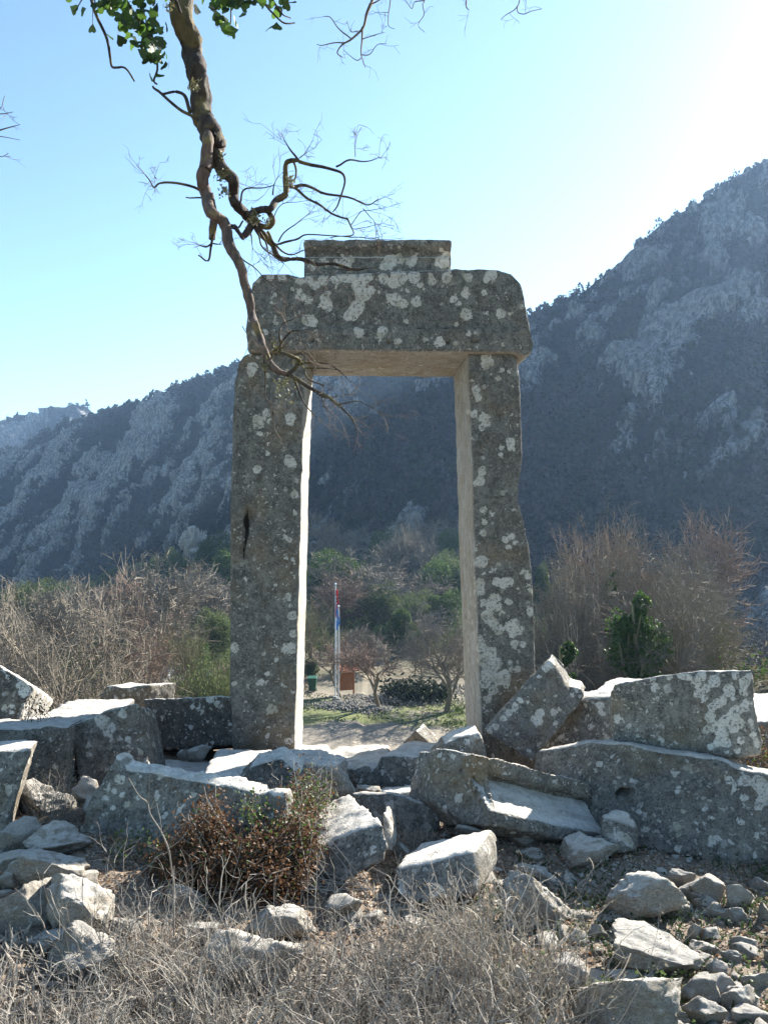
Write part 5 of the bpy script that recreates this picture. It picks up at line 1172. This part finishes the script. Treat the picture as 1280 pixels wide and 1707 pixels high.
for s_ in [(127, 18, 4.0), (154, 52, 4.0), (252, 128, 3.95), (267, 128, 3.95), (281, 108, 3.95), (183, 62, 3.95), (205, 72, 3.95), (448, 48, 4.0), (462, 48, 4.0), (460, 28, 4.0), (488, 5, 4.0), (388, 60, 4), (365, 45, 4), (278, 45, 4), (270, 75, 4), (410, 15, 4), (445, 10, 4)]: spots.append(s_)
for k, (x, y, Yd) in enumerate(spots):
    if y > 135 or len([0]) == 0: continue
    me = r_.choice(lvs); sc_ = r_.uniform(.030, .054)
    o = link('ivy_leaf', me, None, ivy, P(x, y, Yd) - iv, (r_.uniform(R(60), R(120)) + r_.gauss(0, .4), r_.gauss(0, .9), math.pi + r_.gauss(0, .8) if r_.random() < .75 else r_.gauss(0, .8)), sc_)
sp = []
def st(pts, w0, w1, s): sp.append(bpath(pts, w0, w1, per=5, jit=.01, seed=s, dY=(-.05, .0)))
st([(130, -60), (165, 35), (178, 70), (186, 110), (208, 112), (224, 135)], 6, 3, 1); st([(180, -60), (215, 10), (248, 60), (262, 110), (256, 135), (262, 142)], 5, 3, 2); st([(330, -50), (380, -5), (386, 30), (382, 62)], 4, 1.5, 3)
st([(380, 2), (430, 4), (452, 22), (474, 40), (490, 37)], 4, 2.5, 4); st([(455, 0), (470, 25), (484, 33)], 3, 2, 5); st([(150, -40), (130, 15), (120, 20)], 2.5, 1, 6); st([(262, -60), (285, -20), (300, 20)], 6, 5, 7); st([(154, -10), (154, 45)], 1.2, 1, 8)
V_, F_ = tubes([(p_ - np.array(iv), q_) for p_, q_ in sp], 5); link('stem', mesh_np('stem', V_, F_, True), M_limb, ivy)

# twigs entering the frame from above and from the left
def hanging(px, py, paths, label, Yd=4.6):
    global BY
    old = BY; BY = Yd
    r = empty('hanging_twig', P(px, py, Yd), label, 'branch'); ps = [bpath(p, a, b, per=4, jit=.006, seed=len(p) + abs(int(px))) for p, a, b in paths]; rngk = np.random.default_rng(abs(int(px)) + 5)
    fine.clear()
    for pts, rad in ps:
        for k in range(2):
            j = rngk.integers(len(pts) // 2, len(pts)); d = rngk.normal(size=3); d[2] -= .4; twiglet(pts[j], d / np.linalg.norm(d), rngk.uniform(.05, .12), .0013, 1)
    V_, F_ = tubes([(p_ - np.array(r.location), q_) for p_, q_ in ps], 5); link('branchlet', mesh_np('branchlet', V_, F_, True), M_bud, r)
    V_, F_ = tubes([(p_ - np.array(r.location), q_) for p_, q_ in fine], 3); link('twigs', mesh_np('twigs', V_, F_), M_bud, r)['kind'] = 'stuff'
    BY = old
E6 = 400 / 1280.
def ep(l): return [(520 + x * E6, y * E6) for x, y in l]
hanging(622, -60, [([(640, -160)] + ep([(330, -30), (315, 25), (290, 75), (270, 145), (215, 205), (165, 235), (135, 280), (165, 305)]), 7, 1.5), (ep([(270, 145), (270, 220), (265, 290), (285, 360)]), 4, 1.2), (ep([(215, 205), (150, 155), (100, 95), (60, 90)]), 2.5, 1),
                   (ep([(180, 225), (120, 225), (60, 245), (28, 238)]), 2.5, 1), (ep([(270, 212), (330, 190), (390, 172)]), 2, .8), (ep([(265, 290), (310, 290), (350, 240), (400, 232)]), 2, .8), (ep([(265, 315), (230, 320), (170, 268)]), 2, .8), (ep([(245, 165), (210, 170), (185, 115)]), 2, .8), (ep([(320, 22), (370, -10), (400, -60)]), 2.5, 2)], 'dark twig with curling tips hanging from the top edge, above the lintel')
hanging(650, -30, [([(652, -60)] + ep([(420, 0), (410, 70), (408, 135), (440, 155)]), 2.5, .8), (ep([(410, 65), (370, 66)]), 1.2, .8)], 'short straight twig hanging at the top edge, right of the curling one')
hanging(705, -30, [([(715, -60)] + ep([(600, 0), (590, 30), (598, 80), (570, 132), (602, 172)]), 2.5, .8), (ep([(600, 0), (545, 10), (530, 45), (500, 0)]), 2, 1)], 'thin zigzag twig hanging at the top edge centre')
hanging(775, -30, [([(776, -60)] + ep([(820, 0), (820, 35), (835, 52)]), 3, 1.5)], 'small stub of a twig at the top edge')
hanging(870, -30, [([(866, -60)] + ep([(1110, -10), (1085, 40), (1040, 70), (1008, 103)]), 2.5, 1), (ep([(1095, 25), (1098, 62), (1130, 75), (1180, 60), (1225, 48)]), 2, 1)], 'forked twig hanging at the top edge, farthest right')
hanging(-40, 210, [([(-160, 260), (-60, 235), (-10, 220), (15, 213), (34, 208)], 5, 1), ([(-60, 235), (-15, 195), (8, 190), (22, 186)], 3, 1), ([(-60, 200), (-5, 185), (8, 160)], 3, 1), ([(-60, 240), (-8, 228), (34, 234)], 2.5, .8), ([(-40, 250), (0, 262), (15, 256)], 2, .8)], 'bare twigs poking in at the left edge against the sky')
# ------------------------------------------------------------------ foreground growth
M_stalk = leaf_mat('dead_grey_stalks', (.22, .195, .168), (.52, .47, .405), .3, .8, .15)
M_stalk2 = leaf_mat('pale_grey_stalks', (.55, .50, .43), (.75, .69, .60), .35, .75, .2)
M_strawleaf = leaf_mat('dead_small_leaves', (.20, .165, .12), (.34, .29, .22), .3, .8, .1)
RAW = []
def brush_mesh(seed, n, R_, hgt, r0=.0019, leafn=0, forks=3):
    rng = np.random.default_rng(seed); paths = []
    def stalk(p, d, L, r, lev):
        k = 5; pts = [p]
        for _ in range(k):
            d = d + rng.normal(size=3) * (.09 + .05 * lev); d[2] += .03; d = d / np.linalg.norm(d); pts.append(pts[-1] + d * L / k)
        pts = np.array(pts); paths.append((pts, np.linspace(r, r * .5, k + 1)))
        if lev < 2:
            for _ in range(rng.integers(1, forks + 1)):
                j = rng.integers(2, k + 1); nd = d + rng.normal(size=3) * .45; nd[2] += .2; stalk(pts[j], nd / np.linalg.norm(nd), L * rng.uniform(.3, .6), r * .72, lev + 1)
    for _ in range(n):
        a = rng.uniform(0, 6.28); q = R_ * math.sqrt(rng.random()); lean = rng.normal(size=2) * .35
        d = np.array([lean[0], lean[1], 1.0]); stalk(np.array([q * math.cos(a), q * math.sin(a), -.02]), d / np.linalg.norm(d), hgt * rng.uniform(.45, 1.1), r0 * rng.uniform(.6, 1.5), 0)
    V_, F_ = tubes(paths, 3); me = mesh_np('stalks', V_, F_); me.materials.append(M_stalk); out = [('stalks', me)]; raw = [(V_, F_)]
    pal = [p for p in paths if rng.random() < .16]
    V_, F_ = tubes([(p, r * 1.35) for p, r in pal], 4); V_[:, 0] += .003; m3 = mesh_np('pale_stalks', V_, F_); m3.materials.append(M_stalk2); out.append(('pale_stalks', m3)); raw.append((V_, F_))
    if leafn:
        idx = rng.integers(0, len(paths), leafn); C = np.array([paths[i_][0][rng.integers(1, 6)] for i_ in idx]) + rng.normal(size=(leafn, 3)) * .012
        V_, F_ = leaf_cloud(C, .0075, seed, aspect=2.0); m2 = mesh_np('dry_leaves', V_, F_); m2.materials.append(M_strawleaf); out.append(('dry_leaves', m2))
    RAW.append(raw); return out
BR = [brush_mesh(401, 95, .26, .40, leafn=900), brush_mesh(402, 85, .24, .46, leafn=700), brush_mesh(403, 120, .30, .32, leafn=1300), brush_mesh(404, 26, .18, .5, .0022, 200)]
def brush(px, Yd, proto, s, label, hs=1.0, group=None, name='dry_brush'):
    x = (px - 640) / FPX * Yd; r = empty(name, (x, Yd, Hs(x, Yd)), label, 'dry shrub', group); r.rotation_euler = (0, 0, random.uniform(0, 6.3)); r.scale = (s, s, s * hs)
    for nm, me in BR[proto]: link(nm, me, None, r)['kind'] = 'stuff'
    return r
rr = random.Random(12); mass = [[], []]
def into_mass(px, Yd, proto, sc_, hs):
    x = (px - 640) / FPX * Yd; z = Hs(x, Yd); a = rr.uniform(0, 6.3); ca, sa = math.cos(a), math.sin(a); M = np.array([[ca, sa, 0], [-sa, ca, 0], [0, 0, hs]]) * sc_
    for k_, (V_, F_) in enumerate(RAW[proto]): mass[k_].append((V_ @ M + np.array([x, Yd, z]), F_))
for Yd, cols, hs in [(2.45, range(-40, 960, 92), .78), (2.72, range(-20, 850, 98), .72), (3.0, range(10, 800, 112), .60), (3.28, range(240, 790, 160), .42), (3.5, range(235, 760, 230), .40)]:
    for px in cols:
        if 60 < px < 200 and Yd > 2.5: continue
        if 380 < px < 530 and Yd > 2.65: continue
        if px < 230 and Yd > 2.9: continue
        into_mass(px + rr.uniform(-25, 25), Yd + rr.uniform(-.08, .08), rr.choice([0, 1, 2, 2]), rr.uniform(.85, 1.1), hs * rr.uniform(.7, 1.2))
for q_ in range(6): into_mass(210 + q_ * 95 + rr.uniform(-25, 25), rr.uniform(3.1, 3.45), 3, rr.uniform(.75, 1.0), rr.uniform(.65, .95))
for k_, (nm, mt) in enumerate((('dead_brush', M_stalk), ('pale_dead_brush', M_stalk2))):
    V_, F_ = join_np(mass[k_]); tag(link(nm, mesh_np(nm, V_, F_), mt), kind='stuff')
brush(845, 3.15, 1, 1.1, 'taller clump of dead stalks at the right end of the brush, before the shaded hollow', .85)
brush(770, 3.5, 1, .9, 'clump of dead stalks in front of the lowest front block', .7)
brush(430, 5.15, 2, .8, 'dry stems growing on the dark low stone before the left jamb', .9); brush(505, 4.95, 0, .7, 'dry stems rising above the russet shrub toward the left jamb', 1.1); brush(470, 5.0, 2, .8, 'dry tuft at the upper left of the russet shrub', .9)
brush(95, 4.95, 1, .55, 'dry stems beside the nearest left block', .95); brush(115, 4.85, 2, .4, 'low dry tuft in the gap before the long slab', .8); brush(690, 4.8, 2, .55, 'dry weeds at the foot of the arched grey block', .5); brush(60, 1300 / 300, 2, .35, 'withered tuft at the left edge under the nearest block', .6)
brush(925, 3.05, 3, .7, 'few thin bare stems at the right of the brush', .75)
# tall pale forked sapling
def sapling(px, pyb, Yd, lines, label, w=5.0):
    global BY
    old = BY; BY = Yd; b_ = P(px, pyb, Yd); r = empty('bare_sapling', b_, label, 'sapling'); ps = [bpath(l, a, b2, per=4, jit=.004, seed=len(l) + int(px)) for l, a, b2 in lines]
    V_, F_ = tubes([(p_ - np.array(b_), q_ * .62) for p_, q_ in ps], 6); link('stems', mesh_np('stems', V_, F_, True), M_stalk, r); BY = old
Z1 = 500 / 1280.
def z1(l): return [(x * Z1, 1080 + y * Z1) for x, y in l]
sapling(290, 1560, 3.45, [(z1([(745, 1230), (745, 1060), (735, 960), (715, 850), (690, 780), (645, 710), (630, 660), (595, 630), (548, 555)]), 6, 2), (z1([(635, 670), (640, 600), (642, 500)]), 2.5, 1), (z1([(645, 690), (672, 630), (700, 580)]), 2.5, 1), (z1([(720, 855), (770, 820), (800, 785)]), 3, 1.5), (z1([(690, 780), (680, 700), (672, 660)]), 2, 1), (z1([(640, 690), (665, 675)]), 2, 1),
                            (z1([(745, 1100), (790, 1050), (830, 1000), (855, 930)]), 3, 1.2), (z1([(770, 860), (800, 940), (790, 1050), (760, 1120)]), 2, 3), (z1([(700, 790), (735, 740), (750, 680)]), 2, 1)], 'pale forked leafless sapling rising in front of the long slab')
sapling(520, 1600, 3.3, [([(515, 1640), (513, 1560), (512, 1490), (514, 1440)], 3, 1.5), ([(560, 1640), (575, 1560), (590, 1500), (583, 1440)], 4, 1.5), ([(513, 1540), (540, 1500), (550, 1470)], 2, 1), ([(585, 1510), (610, 1490), (612, 1455)], 2, 1), ([(575, 1560), (545, 1520), (500, 1512), (430, 1512)], 2.5, 1)], 'thin grey stems sticking up before the front blocks')
sapling(960, 1620, 3.0, [([(975, 1640), (978, 1580), (970, 1530), (958, 1518)], 3, 1.5), ([(905, 1640), (935, 1590), (900, 1520), (880, 1490)], 2.5, 1), ([(860, 1600), (870, 1540), (862, 1490)], 3, 1.5), ([(1018, 1720), (1024, 1660), (1022, 1640)], 6, 4)], 'few bare stems standing before the shaded hollow at the right')
sapling(95, 1560, 3.7, [([(85, 1600), (90, 1520), (98, 1470), (105, 1440)], 2.5, 1), ([(70, 1600), (88, 1530), (110, 1480)], 2.5, 1), ([(88, 1500), (78, 1470)], 1.5, 1)], 'thin bare stems between the two left sunlit rocks')

# russet shrub of dead oak leaves
M_russ = leaf_mat('russet_leaves', (.085, .04, .02), (.22, .12, .06), .3, .6, .3); M_grn = leaf_mat('small_green_leaves', (.05, .09, .02), (.14, .19, .05), .35, .5, .35)
def oak_shrub(name, parts_, label, dens, cat='shrub'):
    c0 = P(parts_[0][0], parts_[0][1], parts_[0][2]); z0 = Hs(c0.x, c0.y); b_ = Vector((c0.x, c0.y, z0)); r = empty(name, b_, label, cat); rng = np.random.default_rng(55)
    A, Bc, st_ = [], [], []
    for px, py, Yd, rx, ry, n, g in parts_:
        c_ = np.array(P(px, py, Yd)); sx = rx / FPX * Yd; sz = ry / FPX * Yd; n = int(n * dens)
        m_ = max(3, n // 45); t = rng.normal(size=(m_, 3)); t /= np.linalg.norm(t, axis=1, keepdims=True); t *= rng.random((m_, 1)) ** .45; t = c_ + t * np.array([sx, .16, sz])
        base = np.array(b_) + rng.normal(size=(m_, 3)) * np.array([.25, .06, .0]); base[:, 0] += (t[:, 0] - b_.x) * .5
        for q, e in zip(base, t):
            mid_ = (q + e) / 2 + rng.normal(size=3) * .04; st_.append((np.array([q, mid_, e, e + (e - mid_) * .3 + rng.normal(size=3) * .02]), [.0035, .0025, .0018, .001]))
            k = n // m_; L_ = e + rng.normal(size=(k, 3)) * np.array([.035, .035, .045]) - (e - mid_) * rng.random((k, 1)) * .5
            gm = rng.random(k) < g; Bc.append(L_[gm]); A.append(L_[~gm])
    V_, F_ = tubes([(p_ - np.array(b_), q_) for p_, q_ in st_], 4); link('stems', mesh_np('stems', V_, F_), M_stalk, r)
    for nm, arr, mt in (('dead_leaves', A, M_russ), ('green_leaves', Bc, M_grn)):
        arr = np.concatenate(arr)
        if len(arr) < 3: continue
        V_, F_ = leaf_cloud(arr - np.array(b_), .0145, 3, aspect=1.5); link(nm, mesh_np(nm, V_, F_), mt, r)
oak_shrub('oak_shrub', [(410, 1440, 4.15, 115, 55, 7000, .08), (340, 1385, 4.25, 36, 58, 2600, .06), (490, 1400, 4.3, 46, 55, 3000, .2), (290, 1440, 4.2, 48, 40, 2200, .1), (450, 1470, 4.05, 75, 42, 3600, .05), (330, 1470, 4.05, 60, 35, 2000, .05), (505, 1345, 4.7, 42, 45, 1100, .5), (515, 1310, 4.9, 45, 40, 900, .35), (440, 1340, 4.4, 30, 25, 350, .7)], 'russet-leaved shrub with some green sprigs growing against the end of the long slab', 1.0)
oak_shrub('green_sprig', [(210, 1400, 4.4, 26, 14, 90, .8), (245, 1405, 4.4, 14, 22, 70, .9), (268, 1408, 4.4, 12, 20, 60, .8)], 'few green sprigs against the lower face of the long slab', 1.0)
oak_shrub('dry_weed', [(58, 1140 + 25, 6.3, 14, 18, 120, .1), (62, 1175, 6.35, 18, 10, 120, .1)], 'dry weed clinging to the pale end of the tilted block', .8)
oak_shrub('green_tuft', [(65, 1510, 3.95, 14, 34, 320, .75)], 'dark green tuft between the two sunlit rocks at the left', 1.0)
oak_shrub('dry_weed', [(1245, 1255, 5.9, 30, 20, 260, .2), (1270, 1240, 6.0, 20, 30, 160, .1)], 'dry stalks behind the right end of the lichen-covered block', 1)
# leaf litter, ground cover, grass: uncountable
def scatter(name, n, fn, size, mat, seed, aspect=1.4, flat=.75, lift=.008, spread=0, droop=0.0):
    rng = np.random.default_rng(seed); x = rng.uniform(-2.6, 2.9, n); y = 2.3 + rng.random(n) * 3.9; m_ = fn(x, y, rng); x, y = x[m_], y[m_]
    if spread:
        k = spread; x = (x[:, None] + rng.normal(size=(len(x), k)) * .035).ravel(); y = (y[:, None] + rng.normal(size=(len(y), k)) * .035).ravel()
    z = H(x, y) + lift + rng.random(len(x)) ** 2 * (.05 if spread else .012)
    V_, F_ = leaf_cloud(np.stack([x, y, z], 1), size, seed, flat=flat, aspect=aspect, droop=droop); tag(link(name, mesh_np(name, V_, F_), mat), kind='stuff')
def nz(x, y, f, s): return fbm(np.stack([x, y, x * 0], 1), f, 3, s)
M_lit = leaf_mat('leaf_litter', (.22, .13, .075), (.50, .38, .27), .15, .7, .2); M_lit2 = leaf_mat('pale_leaf_litter', (.40, .34, .27), (.55, .49, .42), .1, .7, .2); M_gc = leaf_mat('ground_cover', (.06, .10, .025), (.17, .23, .08), .3, .5, .3); M_gc2 = leaf_mat('dark_ground_cover', (.03, .06, .02), (.07, .10, .035), .3, .6, .2)
scatter('leaf_litter', 52000, lambda x, y, r: nz(x, y, 2, 5) > -.55, .017, M_lit, 81); scatter('pale_leaf_litter', 14000, lambda x, y, r: nz(x, y, 3, 8) > -.1, .017, M_lit2, 82)
scatter('ground_cover', 7500, lambda x, y, r: (nz(x, y, 2.6, 11) > -.02) & (x > .45) & (y < 3.45), .018, M_gc, 83, 1.1, .5, .012, 9)
scatter('shade_ground_cover', 5200, lambda x, y, r: (nz(x, y, 2.2, 13) > -.05) & (x > .3) & (y > 3.3), .013, M_gc2, 84, 1.2, .4, .012, 8)
scatter('short_grass', 9000, lambda x, y, r: (nz(x, y, 2.2, 15) > .0) & (x > -.2), .010, M_gc2, 85, 5.5, -.3, .02, 0, 1.2)
scatter('dead_grass', 30000, lambda x, y, r: (x < .75 + r.normal(size=len(x)) * .1) & (y < 3.6), .013, M_stalk, 86, 8, -.2, .03, 0, 1.3)
